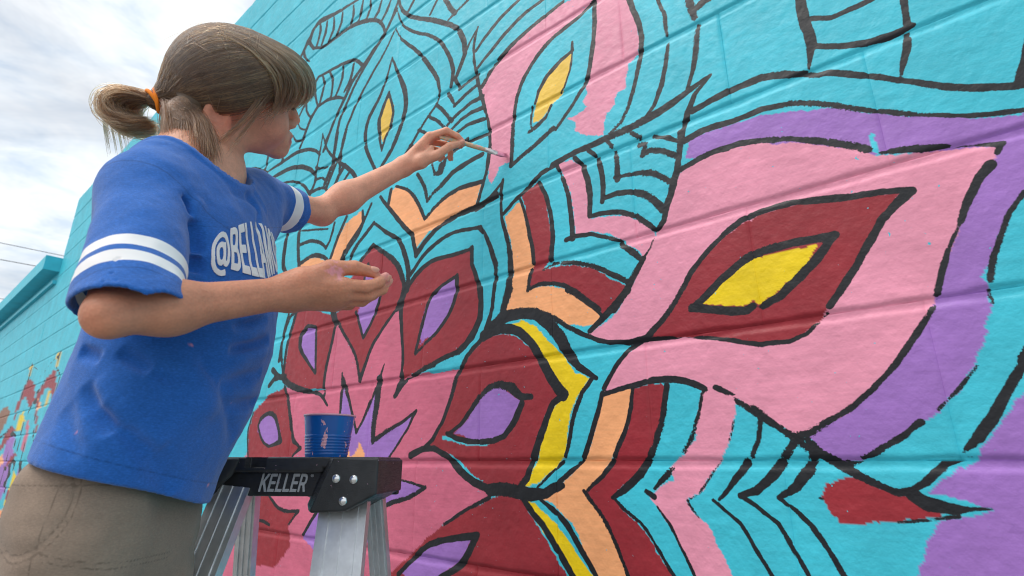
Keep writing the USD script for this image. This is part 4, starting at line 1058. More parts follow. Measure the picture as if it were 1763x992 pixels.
def cloth_material(name, base, heather, attr=None, weave=1400.0, sheen=0.25):
    N = {'g': ('texture_coordinate', {}), 'mp': ('mapping', {'scale': (1.0, 1.0, 2.4)}), 'n1': ('noise_texture', {'scale': 300.0, 'detail': 3.0, 'roughness': 0.7}), 'n2': ('noise_texture', {'scale': 22.0, 'detail': 5.0, 'roughness': 0.6}),
         'r1': ('rgb_ramp', {'ramp': [(0.32, tuple(np.array(base) * (1 - heather))), (0.55, base), (0.74, tuple(np.minimum(np.array(base) * (1 + heather) + heather * .03, 1)))]}),
         'r2': ('map_range', {'from_min': 0.3, 'from_max': 0.7, 'to_min': 0.93, 'to_max': 1.06}), 's': ('vector_math', {'math_type': 'scale'}),
         'w': ('noise_texture', {'scale': weave, 'detail': 2.0}), 'b': ('bump', {'strength': 0.45, 'distance': 0.0008}),
         'p': ('principled_bsdf', {'roughness': 0.92, 'sheen_weight': sheen, 'sheen_roughness': 0.5, 'specular_ior_level': 0.15})}
    L = [('g.object', 'mp.vector'), ('mp.vector', 'n1.vector'), ('g.object', 'n2.vector'), ('g.object', 'w.vector'), ('n1.fac', 'r1.fac'), ('n2.fac', 'r2.value'), ('r1.color', 's.vector1'), ('r2.result', 's.scale'), ('w.fac', 'b.height'), ('b.normal', 'p.normal')]
    last = 's.vector'
    if attr:
        N.update({'a1': ('attribute', {'attribute': 'stripe'}), 'm1': ('map_range', {'range_type': 'smoothstep', 'from_min': .0006, 'from_max': -.0006, 'clamp': True}), 'x1': ('mix_color', {'b': srgb(236, 232, 232)}),
                  'a2': ('attribute', {'attribute': 'seam'}), 'm2': ('map_range', {'range_type': 'smoothstep', 'from_min': .0016, 'from_max': .0002, 'to_max': .55, 'clamp': True}), 'x2': ('mix_color', {'b': tuple(np.array(base) * .35)}),
                  'a3': ('attribute', {'attribute': 'spot'}), 'x3': ('mix_color', {'b': srgb(215, 140, 165)})})
        L += [(last, 'x1.a'), ('a1.fac', 'm1.value'), ('m1.result', 'x1.fac'), ('x1.result', 'x2.a'), ('a2.fac', 'm2.value'), ('m2.result', 'x2.fac'), ('x2.result', 'x3.a'), ('a3.fac', 'x3.fac')]
        last = 'x3.result'
    L.append((last, 'p.base_color'))
    return usdkit.material(stage, f'/World/Looks/{name}', N, L, surface='p.BSDF')
SHIRT_MAT = cloth_material('blue_heather_jersey', srgb(42, 102, 184), 0.24, True)
shirt_m = polish(nets(shirt_sdf, V3(.02, .52, .66), V3(.54, 1.10, 1.34), .0027), 4)
v = np.array(shirt_m.vertices)
# printed stripes round both sleeves, seams
def sleeve_coord(p, s0, s1):
    ax = unit(s1 - s0); t = (p - s1) @ ax; r = np.linalg.norm(p - s1 - t[:, None] * ax, axis=1); return t, r
tr, rr = sleeve_coord(v, SLR0, SLR1); tl, rl = sleeve_coord(v, SLL0, SLL1)
def band(t, a, b): return np.maximum(a - t, t - b)
front = (v - NECK) @ BF
stripe = np.full(len(v), .05)
inR = (rr < .085) & (torso(v) > .007) & (np.linalg.norm(v - SLR1, axis=1) < .15); inL = (rl < .07) & (np.linalg.norm(v - SLL1, axis=1) < .12)
stripe = np.where(inR, np.minimum(band(tr, -.068, -.050), band(tr, -.041, -.024)), stripe)
stripe = np.where(inL, band(tl, -.042, -.018), stripe)
seam = np.full(len(v), .05)
seam = np.where(~inR & ~inL & (front > 0), np.minimum(seam, np.abs(v[:, 2] - (1.087 + .44 * ((v - NECK) @ BL + .09)))), seam)
seam = np.where(inR, np.minimum(seam, np.abs(tr + .013)), seam); seam = np.where(inL, np.minimum(seam, np.abs(tl + .013)), seam)
hemd = (v - HEM0) @ HEMN; seam = np.minimum(seam, np.abs(hemd - .022))
nd = np.abs(np.linalg.norm(v - NECK, axis=1) - .178); seam = np.where((v[:, 2] > 1.05) & ((v - NECK) @ BL < 0), np.minimum(seam, nd), seam)
spot = np.clip((meshkit.noise(v * 70, 3) - .965) * 60, 0, 1) * (v[:, 2] < .98)
shirt = obj('shirt', shirt_m, SHIRT_MAT, person, smooth=True, attrs={'stripe': stripe, 'seam': seam, 'spot': spot})

# lettering printed across the chest
def on_shirt(P, dirs, off):
    P = P.copy()
    for _ in range(24):
        d = shirt_sdf(P) - off; P = P + dirs * np.clip(d, -.01, .01)[:, None] * .8
    return P
txt = meshkit.text_mesh('@BELLAMODA', 0.048, 0.0009, bold=True)
tv = np.array(txt.vertices); w = tv[:, 0].max()
tm = trimesh.Trimesh(tv, txt.faces, process=True)
for _ in range(6):
    if tm.edges_unique_length.max() < .006: break
    vv, ff = trimesh.remesh.subdivide_to_size(tm.vertices, tm.faces, .006); tm = trimesh.Trimesh(vv, ff, process=True)
tv = np.array(tm.vertices); sx = (tv[:, 0] / w - .5)
TXT_W, TXT_YAW = .180, math.radians(-50)
cf = V3(math.cos(TXT_YAW), math.sin(TXT_YAW), 0); cl = V3(-cf[1], cf[0], 0)
arch = 1 + .75 * np.cos(sx * 2.6) ** 2 - .35
P = V3(.258, .812, 0) + cl * (sx[:, None] * TXT_W - .010) + V3(0, 0, 1) * (1.084 + .38 * sx * TXT_W + (tv[:, 1] - .023) * arch * 1.2)[:, None] + cf * .16
P = on_shirt(P, np.tile(-cf, (len(P), 1)), .0006) + cf * (tv[:, 2] * .8)[:, None]
PRINT = simple('white_print', srgb(232, 228, 228), 0.7, (60, .05))
obj('lettering', (P, tm.faces), PRINT, shirt)

# shorts
SHORTS_MAT = cloth_material('taupe_twill', srgb(148, 129, 114), 0.14, True, 900.0, 0.1)
def shorts_sdf(p):
    d = rc(p, body(.002, -.044, .745), body(.002, .044, .745), .062, .062)
    for h, k in ((HIP_R, KNEE_R), (HIP_L, KNEE_L)):
        d = smin(d, rc(p, h + V3(0, 0, .02), k + V3(0, 0, .02), .062, .068), .05)
    d = d + (meshkit.fbm(p * np.array([16, 16, 7.]), 2, 51) - .5) * .016 + (meshkit.fbm(p * np.array([14, 14, 42.]), 2, 53) - .5) * .006 + (meshkit.fbm(p * 60, 2, 52) - .5) * .0015
    d = smin(d, rc(p, body(.0, 0, .70), body(.0, 0, .66), .06, .05), .05)
    # pocket welts, pressed into the cloth
    c = body(-.03, -.15, .765); rad = np.linalg.norm(p - c, axis=1)
    d = d + np.where((p - PELVIS) @ BL < 0, .0016 * np.exp(-((rad - .066) / .0022) ** 2), 0)
    d = smax(d, p[:, 2] - .81, .004); d = smax(d, .435 - p[:, 2], .004)
    for h, k in ((HIP_R, KNEE_R), (HIP_L, KNEE_L)): d = smax(d, -np.maximum(rc(p, h, k - V3(0, 0, .1), .056, .062), p[:, 2] - .50), .003)
    return d
shorts_m = polish(nets(shorts_sdf, V3(.0, .6, .40), V3(.48, 1.06, .86), .0036), 3)
v = np.array(shorts_m.vertices); lr = (v - PELVIS) @ BL; ff = (v - PELVIS) @ BF; c = body(-.03, -.15, .765)
sm = np.abs(ff - .004 - .010 * np.sin(v[:, 2] * 9)) + np.where(np.abs(lr) < .03, 1, 0)
sm = np.minimum(sm, np.where(lr < 0, np.minimum(np.abs(np.linalg.norm(v - c, axis=1) - .064), np.abs(np.linalg.norm(v - c, axis=1) - .070)), 1))
sm = np.minimum(sm, np.where((lr < 0) & (ff > .012), np.minimum(np.abs(v[:, 2] - .715 + .25 * ff), np.abs(v[:, 2] - .709 + .25 * ff)), 1))
sm = np.minimum(sm, np.minimum(np.abs(v[:, 2] - .776), np.abs(v[:, 2] - .450)))
shorts = obj('shorts', shorts_m, SHORTS_MAT, person, smooth=True, attrs={'stripe': sm * 0 + .05, 'seam': sm, 'spot': sm * 0})
# shoes
SHOE = simple('canvas_shoe', (0.05, 0.055, 0.07), 0.8, (30, .2)); SOLE = simple('rubber_sole', (0.6, 0.6, 0.58), 0.7)
for a in (ANK_R, ANK_L):
    c = V3(a[0], a[1], 0)
    up = polish(nets(lambda p: smax(smin(rc(p, c + V3(0, 0, .055) - BF * .01, c + BF * .115 + V3(0, 0, .035), .041, .030), rc(p, c + V3(0, 0, .06), c + V3(0, 0, .095), .040, .037), .03), .018 - p[:, 2], .003), c - .14, c + V3(.2, .2, .16), .004), 2)
    s = obj('shoe', up, SHOE, person, smooth=True)
    so = polish(nets(lambda p: smax(smax(rc(p, c + V3(0, 0, .02) - BF * .012, c + BF * .116 + V3(0, 0, .02), .045, .038), p[:, 2] - .024, .004), .001 - p[:, 2], .003), c - .14, c + V3(.2, .2, .1), .004), 1)
    obj('sole', so, SOLE, s, smooth=True)

TIE = V3(.1735, .8430, 1.3085)
TIE_Q = to_head(TIE[None])[0]
# ---------------------------------------------------------------- hair
HAIR_LOW = (np.array([-.12, -.07, -.045, -.030, -.015, .0, .03, .06, .09, .11, .13]), np.array([-.045, -.045, -.040, -.032, -.020, -.012, -.004, .008, .015, .025, .036]))
def hair_q(q):
    d = ell(q, (.001, 0, .016), (.0835, .0815, .0800))
    d = smin(d, ell(q, (.043, 0, .036), (.078, .068, .051)), .02)
    d = smin(d, rc(q, (-.055, 0, -.008), TIE_Q, .034, .011), .025)
    low = np.interp(q[:, 0], *HAIR_LOW)
    return smax(d, low - q[:, 2], .012)


def hair_sdf(p):
    q = to_head(p); d = hair_q(q)
    a = np.arctan2(q[:, 1], q[:, 2] - .0); stream = q @ unit(TIE_Q)
    g = meshkit.noise(np.stack([a * 26, stream * 12, 0 * a], 1), 5) - .5
    d = smin(d, smax(rc(p, V3(.203, .803, 1.282), V3(.2165, .778, 1.212), .022, .017), 1.205 - p[:, 2], .01), .016)
    d = smin(d, smax(rc(p, V3(.218, .845, 1.282), V3(.236, .832, 1.222), .026, .019), 1.21 - p[:, 2], .01), .03)
    return d + g * .0022
HAIR_BASE = simple('hair_dark', srgb(92, 72, 55), 0.6, (90, .25))
def hair_mat(name, c, rough=.36):
    return usdkit.material(stage, f'/World/Looks/{name}', {'g': ('geometry', {}), 'n': ('noise_texture', {'scale': 60.0, 'detail': 2.0}), 'r': ('rgb_ramp', {'ramp': [(.3, tuple(np.array(c) * .75)), (.7, tuple(np.minimum(np.array(c) * 1.25, 1)))]}),
        'p': ('principled_hair_bsdf', {'model': 'Chiang', 'parametrization': 'Direct coloring', 'roughness': rough, 'radial_roughness': .45})}, [('g.position', 'n.vector'), ('n.fac', 'r.fac'), ('r.color', 'p.color')], surface='p.BSDF')
HAIR_M = [hair_mat('hair_brown', srgb(62, 41, 27)), hair_mat('hair_mid', srgb(92, 64, 41)), hair_mat('hair_gold', srgb(142, 108, 72))]
hair_m = polish(nets(hair_sdf, HEAD + V3(-.22, -.20, -.20), HEAD + V3(.17, .17, .20), .0030), 2)
hair = obj('hair', hair_m, HAIR_BASE, person, smooth=True)
rng = np.random.default_rng(11)
CURVES = [[], [], []]
def add(P, r=.00042, tone=None):
    """P: n x k x 3 strands"""
    P = np.asarray(P); w = np.cumsum(tone or (.45, .38, .17)); k = P.shape[1] // 2
    lock = meshkit.noise((P[:, k] + P[:, 1] * .6) * 120, 9) * .72 + rng.uniform(0, 1, len(P)) * .28       # locks of one tone
    lock = np.argsort(np.argsort(lock)) / len(P)
    for s, t in zip(P, lock): CURVES[min(int(np.searchsorted(w, t)), 2)].append((s, r * rng.uniform(.7, 1.25)))
C0 = np.array([.0, 0, .010])
def cast(D, off):
    """points on the hair surface in the directions D (head frame)"""
    sh = D.shape[:-1]; D = D.reshape(-1, 3); off = np.broadcast_to(off, sh).ravel(); t = np.full(len(D), .155)
    for _ in range(26): t = t - (hair_free(C0 + D * t[:, None]) - off) * .9
    return (C0 + D * t[:, None]).reshape(*sh, 3)
def hair_free(q):
    d = ell(q, (.001, 0, .016), (.0835, .0815, .0800))
    d = smin(d, ell(q, (.043, 0, .036), (.078, .068, .051)), .02)
    return smin(d, rc(q, (-.055, 0, -.008), TIE_Q, .034, .011), .025)
def nrm(a): return a / np.linalg.norm(a, axis=-1, keepdims=True)
T = np.linspace(0, 1, 13)[None, :, None]
# swept back to the tie
n = 8200
th = rng.uniform(-2.2, 2.2, n); ph = rng.uniform(0, 1, n)
roots = nrm(np.stack([.10 - .17 * ph ** .8, .085 * np.sin(th), .085 * np.cos(th) + .01], 1))
roots = roots[(C0[2] + .09 * roots[:, 2]) > np.interp(.09 * roots[:, 0], *HAIR_LOW) + .004]
tied = nrm(TIE_Q - C0 + rng.normal(0, .006, (len(roots), 3)))
D = nrm(roots[:, None] * (1 - T) + tied[:, None] * T + (np.sin(T * np.pi) * np.array([0, 0, .10])) * rng.normal(0, .35, (len(roots), 1, 1)))
S = cast(D, rng.uniform(.0, .0016, (len(roots), 1)) * np.ones((1, 13)))
S[:, -1] = TIE_Q + rng.normal(0, .0035, (len(roots), 3)) * np.array([.4, 1, 1]); S[:, -2] = S[:, -2] * .5 + (TIE_Q + (S[:, -3] - TIE_Q) * .4) * .5
add(from_head(S), .00032)
# fringe, from the crown over the brow
n = 4000
y = rng.uniform(-1, 1, n); crown = nrm(np.stack([rng.uniform(-.02, .055, n), y * .045 + rng.normal(0, .006, n), .09 + 0 * y], 1))
ends = np.stack([.118 - .058 * y ** 2, y * .074, .022 + .016 * y + .012 * rng.normal(0, .55, n) - .010 * np.abs(y)], 1)
D = nrm(crown[:, None] * (1 - T) + nrm(ends - C0)[:, None] * T + np.sin(T * np.pi) * np.array([.18, 0, .05]))
S = cast(D, rng.uniform(.0, .0022, (n, 1)) + .004 * T[..., 0] ** 2)
S[:, :, 1] += (rng.normal(0, .007, (n, 1)) * T[..., 0] ** 2)
add(from_head(S), .00032, (.38, .40, .22))
# locks in front of the ear
for s, n in ((-1, 90), (1, 30)):
    for (a, b, c), m, sp in ((((.045, .068, .022), (.012, .100, -.028), (-.028, .122, -.056)), .40, .0035), (((.052, .066, .020), (.022, .098, -.022), (-.006, .126, -.060)), .35, .0035), (((.072, .058, .024), (.066, .070, .006), (.036, .086, -.016)), .5, .007)):
        k = int(n * m); A, B, Cc = (np.array(x) * np.array([1, s, 1]) + rng.normal(0, w, (k, 3)) for x, w in ((a, sp), (b, sp * .7), (c, sp * 1.1)))
        L = rng.uniform(.75, 1.0, (k, 1, 1)); t = T * L
        add(from_head(A[:, None] * (1 - t) ** 2 + 2 * B[:, None] * t * (1 - t) + Cc[:, None] * t ** 2), .00028, (.6, .3, .1))
# hank at the nape, over the collar
n = 4200; u = rng.uniform(0, 1, n)[:, None]; dep = (rng.uniform(0, 1, n) ** 2)[:, None] * .075; away = V3(.22, .95, .10)
Cc = V3(.1820, .8080, 1.2960) * (1 - u) + V3(.2210, .7660, 1.2860) * u + away * dep * .8 + rng.normal(0, .005, (n, 3))
A = TIE + rng.normal(0, .003, (n, 3)) + V3(.004, -.002, 0)
E_ = V3(.1900, .7900, 1.1960) * (1 - u) + V3(.2310, .7360, 1.1900) * u + away * dep + rng.normal(0, .006, (n, 3)) + V3(0, 0, 1) * rng.uniform(0, .028, (n, 1))
B = Cc * .62 + E_ * .38 + V3(-.006, -.008, 0) * (1 - u)
S = A[:, None] * (1 - T) ** 3 + 3 * Cc[:, None] * T * (1 - T) ** 2 + 3 * B[:, None] * T ** 2 * (1 - T) + E_[:, None] * T ** 3
def lift(S, o):
    P = S.reshape(-1, 3); d = hair_sdf(P); i = np.flatnonzero(d < o); P[i] += grad(hair_sdf, P[i], .002) * (o - d[i])[:, None]; return P.reshape(S.shape)
S = lift(lift(lift(S, .0006), .0008), .001)
add(S, .00032, (.86, .12, .02))
n = 700; u = rng.uniform(0, 1, n)[:, None]          # short ends looping back from the tie into the hank
A = TIE + rng.normal(0, .003, (n, 3)) + V3(.006, -.002, 0); E_ = V3(.196, .790, 1.232) * (1 - u) + V3(.216, .765, 1.222) * u + rng.normal(0, .006, (n, 3))
B = TIE + V3(.030, -.030, .006) + rng.normal(0, .005, (n, 3))
add(A[:, None] * (1 - T) ** 2 + 2 * B[:, None] * T * (1 - T) + E_[:, None] * T ** 2, .00045, (.4, .38, .22))
# ponytail: loops out of the tie
TS = np.linalg.norm(TIE - V3(0, 0, CAM_Z)) * FWD @ unit(TIE - V3(0, 0, CAM_Z)) if False else float((TIE - V3(0, 0, CAM_Z)) @ FWD)
def tail(dx, dy, dz=0): return TIE + (RIGHT * dx + UP * -dy) * TS / 932.5 - FWD * dz
def bez(Q):
    Q = np.asarray(Q); k = Q.shape[1] - 1; t = np.linspace(0, 1, 15)[None, :, None]
    return sum(math.comb(k, i) * (1 - t) ** (k - i) * t ** i * Q[:, i][:, None] for i in range(k + 1))
n = 5200; u = rng.uniform(.02, 1.0, n); r1 = rng.normal(0, 1, (n, 4, 3))
Q = []
for i in range(n):
    w = u[i]; z = rng.normal(0, .012); g = rng.uniform(.55, 1.0) ** .7
    Q.append([TIE + r1[i, 0] * .003, tail((-40 - 25 * w) * g, (-38 + 34 * w) * g, z) + r1[i, 1] * .004, tail((-106 + 14 * w) * g, (-24 + 44 * w) * g, z * 1.4) + r1[i, 2] * .004, tail((-96 + 30 * w) * g, (46 + 18 * w) * g, z) + r1[i, 3] * .004, tail((-44 + 36 * w) * g, (60 - 10 * w) * g, z) + r1[i, 3] * .003])
add(bez(Q), .00034, (.32, .40, .28))
n = 70; Q = []
for i in range(n):
    g = rng.choice([-84, -70, -60, -50]); w = rng.normal(0, 1.6); L = rng.uniform(52, 98)
    Q.append([TIE + rng.normal(0, .002, 3), tail(-50, -38 + w * 3), tail(g - 24 + w, -10 + w), tail(g - 6 + w, 30), tail(g + 4 + w * 1.5, L)])
add(bez(Q), .00036, (.6, .3, .1))
n = 14; Q = []
for i in range(n):
    w = rng.normal(0, 2.5); Q.append([TIE, tail(-40, -40 + w), tail(-80 + w, -22 + w), tail(-100 + w * 2, 24 + w * 2)])
add(bez(Q), .0003, (.6, .3, .1))
# flyaways
n = 36; d0 = nrm(rng.normal(0, 1, (n, 3)) * np.array([1, 1, .6]) + np.array([0, 0, .9])); A = cast(d0, np.full(n, .001))
B = A + nrm(np.cross(d0, rng.normal(0, 1, (n, 3)))) * .022 + d0 * .0035; E_ = B + (B - A) * rng.uniform(.2, .9, (n, 1)) - d0 * .004
add(from_head(A[:, None] * (1 - T) ** 2 + 2 * B[:, None] * T * (1 - T) + E_[:, None] * T ** 2), .00022, (.6, .4, .0))
for L, M in zip(CURVES, HAIR_M):
    path = numbered(str(hair.GetPath()), 'hair_strand'); c = UsdGeom.BasisCurves.Define(stage, path); o = origin(hair)
    pts = np.vstack([s for s, _ in L]) - o
    prof = lambda k: np.r_[np.ones(k - 3), .8, .55, .25]
    c.CreatePointsAttr(Vt.Vec3fArray.FromNumpy(pts.astype(np.float32))); c.CreateCurveVertexCountsAttr(Vt.IntArray([len(s) for s, _ in L]))
    c.CreateTypeAttr('linear'); c.CreateWidthsAttr(Vt.FloatArray.FromNumpy(np.concatenate([2 * r * prof(len(s)) for s, r in L]).astype(np.float32))); c.SetWidthsInterpolation('vertex')
    UsdShade.MaterialBindingAPI.Apply(c.GetPrim()).Bind(M); tag(c.GetPrim(), kind='stuff')
# hair tie
ax = unit(TIE - HEAD); e1 = unit(np.cross(ax, V3(0, 0, 1))); e2 = np.cross(ax, e1); tt = np.linspace(0, 2 * np.pi, 41)
ring = lambda r, o, tilt: TIE + ax * o + np.cos(tt)[:, None] * e1 * r + np.sin(tt)[:, None] * e2 * r * 1.25 + ax * (np.sin(tt) * tilt)[:, None]
TIE_MAT = simple('orange_elastic', srgb(255, 140, 20), 0.75, None, (1200, .0006, .5))
obj('hair_tie', trimesh.util.concatenate([tube(ring(.0135, -.002, .003), .0030, 10), tube(ring(.0130, .002, -.004), .0028, 10)]), TIE_MAT, person, smooth=True)

# ---------------------------------------------------------------- brush
TIP = V3(WALL_X - .0035, .764, 1.510); PINCH = hl(151, 1, 11); bd = unit(PINCH - TIP)
bs = unit(np.cross(bd, V3(-1, 0.2, .3))); bn = np.cross(bd, bs)
def bar(stations):
    """flat tapered bar along the brush: distance from the tip, half width, half thickness"""
    V, n = [], 14; a = np.linspace(0, 2 * np.pi, n, endpoint=False)
    for s, w, h in stations: V.append(TIP + bd * s + np.outer(np.cos(a) * w * 1.3, bs) + np.outer(np.sin(a) * h * 1.25, bn))
    V = np.vstack(V); F = []
    for i in range(len(stations) - 1):
        for k in range(n): p, q = i * n + k, i * n + (k + 1) % n; F += [(p, q, q + n), (p, q + n, p + n)]
    for c, o in ((0, 0), ((len(stations) - 1) * n, 0)):
        for k in range(1, n - 1): F.append((c, c + k, c + k + 1) if c else (c, c + k + 1, c + k))
    m = trimesh.Trimesh(V, F, process=False); m.fix_normals(); return m
brush = thing('paint_brush', 'small wooden paint brush with pink wet bristles held against the wall', 'brush', TIP)
WOOD = usdkit.material(stage, '/World/Looks/brush_wood', {'g': ('geometry', {}), 'n': ('noise_texture', {'scale': 130.0, 'detail': 3.0}), 'r': ('rgb_ramp', {'ramp': [(.36, srgb(120, 170, 170)), (.43, srgb(196, 158, 120)), (.58, srgb(206, 168, 130)), (.66, srgb(222, 140, 160))]}), 'p': ('principled_bsdf', {'roughness': .5})}, [('g.position', 'n.vector'), ('n.fac', 'r.fac'), ('r.color', 'p.base_color')], surface='p.BSDF')
FERR = simple('ferrule_metal', (.62, .60, .60), .32, (160, .35), metallic=.85); WET = simple('wet_pink_paint', srgb(226, 140, 168), .3, (200, .15), (500, .0012, .8))
obj('handle', bar([(.056, .0040, .0036), (.068, .0048, .0040), (.085, .0056, .0042), (.105, .0052, .0040), (.125, .0060, .0040), (.145, .0078, .0038), (.160, .0085, .0034), (.168, .0072, .0030), (.172, .0040, .0020)]), WOOD, brush, smooth=40)
obj('ferrule', bar([(.026, .0068, .0030), (.030, .0070, .0034), (.042, .0060, .0040), (.0425, .0064, .0044), (.045, .0064, .0044), (.0455, .0058, .0042), (.058, .0048, .0042)]), FERR, brush, smooth=40)
rg = np.random.default_rng(5); B = []
for i in range(150):
    x = rg.uniform(-1, 1); y = rg.normal(0, .4); a = TIP + bd * .029 + bs * x * .0083 + bn * y * .0028
    e = TIP + bs * (x * .0068 + rg.normal(0, .0008)) + bn * (y * .002 - .001) + bd * (abs(rg.normal(0, .0022)))
    B.append(tube(np.array([a, a * .5 + e * .5 + bn * .0014, e]), [.0007, .00065, .0003], 4))
obj('bristles', trimesh.util.concatenate([*B, bar([(.004, .0045, .0008), (.014, .0062, .0022), (.028, .0066, .0029)])]), WET, brush)

# ---------------------------------------------------------------- step ladder with black cap
LA, LB = V3(0.3764, 0.9480, 0), V3(0.5406, 0.7196, 0); LX = unit(LB - LA); LY = V3(-LX[1], LX[0], 0); LY = LY * (1 if LY @ (V3(0, 0, 0) - LA) > 0 else -1)   # LY towards the camera side
def lad(x, y, z): return LA + LX * x + LY * y + V3(0, 0, z)
def hull(pts):
    return manifold3d.Manifold.hull_points([tuple(map(float, p)) for p in pts])
def rounded(pts, r=.003):
    s = manifold3d.Manifold.sphere(r, 12); return manifold3d.Manifold.batch_hull([s.translate(tuple(map(float, p))) for p in pts])
def boxl(x0, x1, y0, y1, z0, z1, r=.003):
    return rounded([lad(x, y, z) for x in (x0 + r, x1 - r) for y in (y0 + r, y1 - r) for z in (z0 + r, z1 - r)], r)
def strip(p0, p1, w, t, side, nrm_):
    """straight bar of rectangular section from p0 to p1"""
    side, nrm_ = unit(side), unit(nrm_); return hull([p + side * a * w / 2 + nrm_ * b * t / 2 for p in (p0, p1) for a in (-1, 1) for b in (-1, 1)])
ladder = thing('step_ladder', 'aluminium step ladder with black plastic cap lettered KELLER in front of the wall', 'ladder', LA)
PLASTIC = usdkit.material(stage, '/World/Looks/black_plastic', {'g': ('geometry', {}), 'n': ('noise_texture', {'scale': 24.0, 'detail': 6.0, 'roughness': .7}), 'r': ('rgb_ramp', {'ramp': [(.35, (.014, .015, .017)), (.62, (.030, .031, .034)), (.78, (.075, .075, .078))]}),
    'n2': ('noise_texture', {'scale': 210.0, 'detail': 2.0}), 'r2': ('map_range', {'from_min': .735, 'from_max': .755, 'clamp': True}), 'mx': ('mix_color', {'b': srgb(190, 150, 170)}), 'mp': ('mapping', {'scale': (8.0, 8.0, 90.0)}), 'n3': ('noise_texture', {'scale': 9.0, 'detail': 4.0}),
    'rr': ('map_range', {'from_min': .3, 'from_max': .7, 'to_min': .30, 'to_max': .58}), 'b': ('bump', {'strength': .4, 'distance': .0006}), 'n4': ('noise_texture', {'scale': 700.0}), 'p': ('principled_bsdf', {})},
    [('g.position', 'n.vector'), ('g.position', 'n2.vector'), ('g.position', 'mp.vector'), ('mp.vector', 'n3.vector'), ('g.position', 'n4.vector'), ('n.fac', 'r.fac'), ('n2.fac', 'r2.value'), ('r.color', 'mx.a'), ('r2.result', 'mx.fac'), ('mx.result', 'p.base_color'), ('n3.fac', 'rr.value'), ('rr.result', 'p.roughness'), ('n4.fac', 'b.height'), ('b.normal', 'p.normal')], surface='p.BSDF')
ALU = simple('brushed_aluminium', (.66, .67, .68), .36, (40, .12), (300, .0004, .4), metallic=.75)
STEEL = simple('rivet_steel', (.78, .78, .78), .22, metallic=.9); LOGO = simple('grey_logo_print', srgb(176, 180, 184), .55, (120, .06))
ZT = .806
cap = boxl(.004, .285, -.075, .040, ZT - .016, ZT, .004)
cap = cap + boxl(.040, .215, .014, .026, ZT - .056, ZT - .010, .003)
cap = cap + boxl(.004, .200, .018, .040, ZT - .022, ZT - .004, .004)
cap = cap - boxl(.055, .180, -.060, .010, ZT - .005, ZT + .02, .002) - boxl(.078, .112, .024, .0425, ZT - .016, ZT + .01, .002)
cap = cap + boxl(.004, .285, -.075, -.064, ZT - .058, ZT - .008, .003)
obj('cap', cap, PLASTIC, ladder, smooth=35)
for k, (x0, x1) in enumerate(((.062, .105), (.085, .120))):
    pass
front = [(.222, -.004), (.285, -.006), (.285, -.049), (.244, -.070), (.196, -.073)]
base = [(.200, -.004), (.285, -.006), (.285, -.049), (.240, -.072), (.180, -.074), (.178, -.067)]
br = rounded([lad(x, .052, ZT + z) for x, z in front] + [lad(x, .022, ZT + z) for x, z in base], .0035)
br = br + rounded([lad(x, y, ZT + z) for x, z in base for y in (.022, -.072)], .003)
obj('bracket', br, PLASTIC, ladder, smooth=35)
lb = rounded([lad(x, y, ZT + z) for x, y, z in ((.046, .046, -.005), (.066, .040, -.005), (.040, .048, -.042), (.006, .050, -.060), (.018, .050, -.064), (.058, .040, -.026))], .003)
lb = lb + rounded([lad(x, y, ZT + z) for x, y, z in ((.036, .04, -.006), (.060, .03, -.006), (.036, -.07, -.006), (.060, -.07, -.006), (.006, .04, -.058), (.022, .03, -.063), (.010, -.07, -.056), (.03, -.07, -.062))], .003)
obj('bracket', lb, PLASTIC, ladder, smooth=35)
for x, z in ((.228, -.030), (.254, -.031), (.241, -.060)):
    s = trimesh.creation.icosphere(3, .0062); s.vertices[:, 2] *= .55; s.vertices = s.vertices[:, 0:1] * LX + s.vertices[:, 1:2] * V3(0, 0, 1) + s.vertices[:, 2:3] * LY + lad(x, .0560, ZT + z)
    s.fix_normals(); obj('rivet', s, STEEL, ladder, smooth=True)
lt = meshkit.text_mesh('KELLER', .0245, .0012, bold=True); tv = np.array(lt.vertices); tv[:, 0] *= .074 / tv[:, 0].max(); tv[:, 0] += tv[:, 1] * .16
P = lad(.096, .0262, ZT - .049) + tv[:, :1] * LX + tv[:, 1:2] * V3(0, 0, 1) + tv[:, 2:3] * LY
lt = trimesh.Trimesh(P, lt.faces, process=False); lt.fix_normals(); obj('lettering', lt, LOGO, ladder)
reg = meshkit.text_mesh('\u00ae', .0055, .001); rv = np.array(reg.vertices); P = lad(.1765, .0262, ZT - .0300) + rv[:, :1] * LX + rv[:, 1:2] * V3(0, 0, 1) + rv[:, 2:3] * LY
reg = trimesh.Trimesh(P, reg.faces, process=False); reg.fix_normals(); obj('lettering', reg, LOGO, ladder)
def rail(x_top, x_bot, y_top, y_bot, w):
    a, b = lad(x_top, y_top, ZT - .042), lad(x_bot, y_bot, .012); d = unit(a - b); side = unit(LX - d * (LX @ d)); nn = np.cross(d, side); nn = nn * (1 if nn @ LY > 0 else -1)
    m = strip(a, b, w, .003, side, nn)
    for s in (-1, 1):
        m = m + strip(a + side * s * (w / 2 - .0035) - nn * .009, b + side * s * (w / 2 - .0035) - nn * .009, .0035, .020, side, nn)
        m = m + strip(a + side * s * w * .30 + nn * .0022, b + side * s * w * .30 + nn * .0022, .0045, .0026, side, nn)
    m = m + strip(a + nn * .002, b + nn * .002, .003, .002, side, nn)
    r_ = obj('rail', m, ALU, ladder, smooth=30)
    obj('rubber_foot', strip(b + d * .03, b - d * .008, w + .008, .028, side, nn), PLASTIC, ladder, smooth=30)
    return a, b
ra = rail(.056, -.020, .026, .272, .056); rb_ = rail(.226, .296, .010, .262, .072)
rc_ = rail(.034, -.030, -.055, -.270, .030); rd_ = rail(.246, .290, -.055, -.270, .030)
